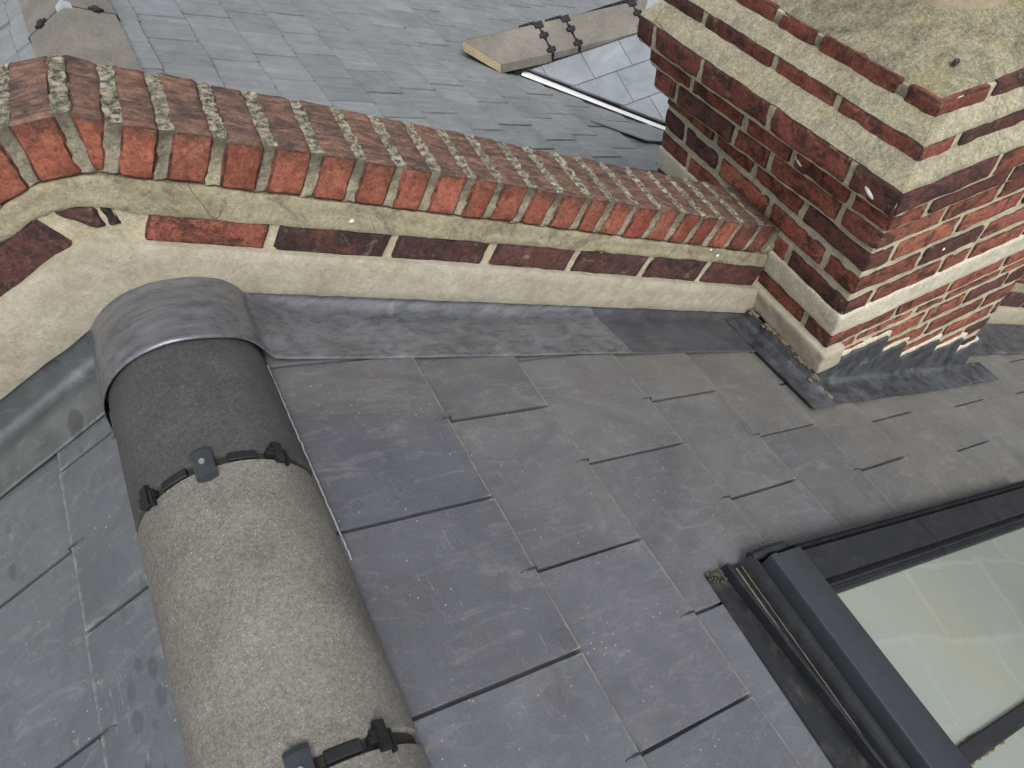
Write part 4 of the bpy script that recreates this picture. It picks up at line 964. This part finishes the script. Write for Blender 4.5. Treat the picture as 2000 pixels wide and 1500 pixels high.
# small dormer roof on the neighbour's slope
PD = rad(29.0); W0 = A0 + U2 * 1.705 + V2 * 0.049 + Z * (-0.759)
FD = Fr(W0 - U2 * 1.705, U2, -V2 * math.cos(PD) - Z * math.sin(PD), -V2 * math.sin(PD) + Z * math.cos(PD))     # along ridge, down slope, out
dorm = thing("dormer_roof", "small side roof of new pale slates with a white valley, left of the chimney top", "roof", tuple(W0 + U2 * 0.6))
rng = random.Random(33); mb = MB()
FDs = Fr(FD.o, FD.y, FD.x, FD.z)      # slate frame: down slope, along
vx0, vt0, vx1, vt1 = 1.708, -0.033, 2.202, 0.428
vn = Vector((vt1 - vt0, -(vx1 - vx0))).normalized()
for k, s1 in enumerate((-0.012, 0.152, 0.328, 0.504, 0.680)):
    off = (1.692, 1.803, 1.712, 1.81, 1.70)[k]
    for i in range(-2, 12):
        x0, x1 = off + 0.2195 * i, off + 0.2195 * (i + 1)
        poly = [(max(-0.16, s1 - .36), x0 + .0015), (s1, x0 + .0015), (s1, x1 - .0015), (max(-0.16, s1 - .36), x1 - .0015)]
        poly = clip_half(poly, vt0, vx0 + 0.018, -vn.y * -1, vn.x) if False else clip_half(poly, vt0, vx0, -(vx1 - vx0) / 0.71, (vt1 - vt0) / 0.71)
        slate(mb, FDs, poly, s1, 0.006, 0.012, 0.0085 / .17, rng, 0.0004, 0.06, 0, 0, 0.008)
part(mb, "slate_slope", M_SLATE_D, dorm, False)
mb = MB()
i = [mb.add(FDs.p(s, x, -0.004)) for s, x in ((-0.17, 1.56), (0.9, 2.66), (0.9, 4.4), (-0.17, 4.4))]; mb.f.append(tuple(i)); mb.f.append(tuple(i[::-1]))
FDb = Fr(FDs.p(-0.17, 0, -0.004), V2 * math.cos(PD) - Z * math.sin(PD), U2, V2 * math.sin(PD) + Z * math.cos(PD))
i = [mb.add(FDb.p(s, x, 0)) for s, x in ((0, 1.56), (0.9, 2.66), (0.9, 4.4), (0, 4.4))]; mb.f.append(tuple(i[::-1])); mb.f.append(tuple(i))
part(mb, "underlay", M_UNDER, dorm, False)
mb = MB(); rng = random.Random(5)
for k in range(92):      # ribbed underlay strip below the ridge tiles
    x = 1.66 + k * 0.0092
    block(mb, box8(FDs, -0.036, 0.006 + rng.uniform(-.001, .001), x, x + 0.006, 0.012, 0.0195), .002, 0, (1, 1, 1))
part(mb, "ribbed_strip", M_BLACK, dorm, 40)
# white valley trough lying on the big slope
va, vb = Vector((1.850, 0.032)), Vector((2.80, -0.655)); dv = (vb - va).normalized(); nv = Vector((-dv.y, dv.x))
mb = MB(); rows = []
for i in range(21):
    q = va + dv * ((vb - va).length * i / 20)
    wv = 0.058
    rows.append([FN.p(*(q + nv * o), h) for o, h in ((-0.002, -0.006), (-0.001, 0.001), (0.000, 0.002), (0.03, 0.002), (wv, 0.003), (wv + .004, 0.006), (wv + .03, 0.002), (wv + .06, -0.004))])
grid(mb, rows); part(mb, "valley_trough", M_WHITE, dorm, 30, label="white valley strip")
# dormer ridge tiles
APX = Vector((1.50, 0.180, -0.598))
FDR = Fr(A0 + V2 * APX.y + Z * (APX.z), U2, V2, Z)
LEGD, AND = 0.164, rad(29.5); SL = -0.075; ds = lambda x: SL * (x - 1.5)
GD = "grey angled ridge tiles on the small side roof"
for x0, x1, mi, cut, lab in ((1.470, 1.858, 0.115, M_CONC_CUT, "grey angled ridge tile with a sandy mitred end lying on the old slates"), (1.868, 2.008, 0, None, "short grey ridge tile between two black clip lines on the side roof"), (2.018, 2.402, 0, None, "long grey ridge tile of the side roof, with a white fleck"), (2.412, 2.80, 0, None, "grey ridge tile of the side roof running behind the chimney top")):
    angle_tile(FDR, x0, x1, LEGD, AND, 0.042 if cut else 0.030, M_CONC_N, lab, GD, mi, cut, (ds(x0), ds(x1)))
for x, lab in ((1.863, "black clips next to the mitred ridge tile of the side roof"), (2.013, "black clips between the short and the long ridge tile"), (2.407, "black clips on the side roof ridge beside the chimney top")):
    angle_union(FDR, x, LEGD, AND, ds(x), lab, "clips on angled ridge tiles", 1.2)

# ------------------------------------------------------------------ ground far below
mb = MB(); i = [mb.add((x, y, -7.5)) for x, y in ((-60, -60), (60, -60), (60, 60), (-60, 60))]; mb.f.append(tuple(i))
g = finish(mb, "ground", M_GROUND, (0, 0, 0), False); COL.objects.link(g); g["kind"] = "structure"
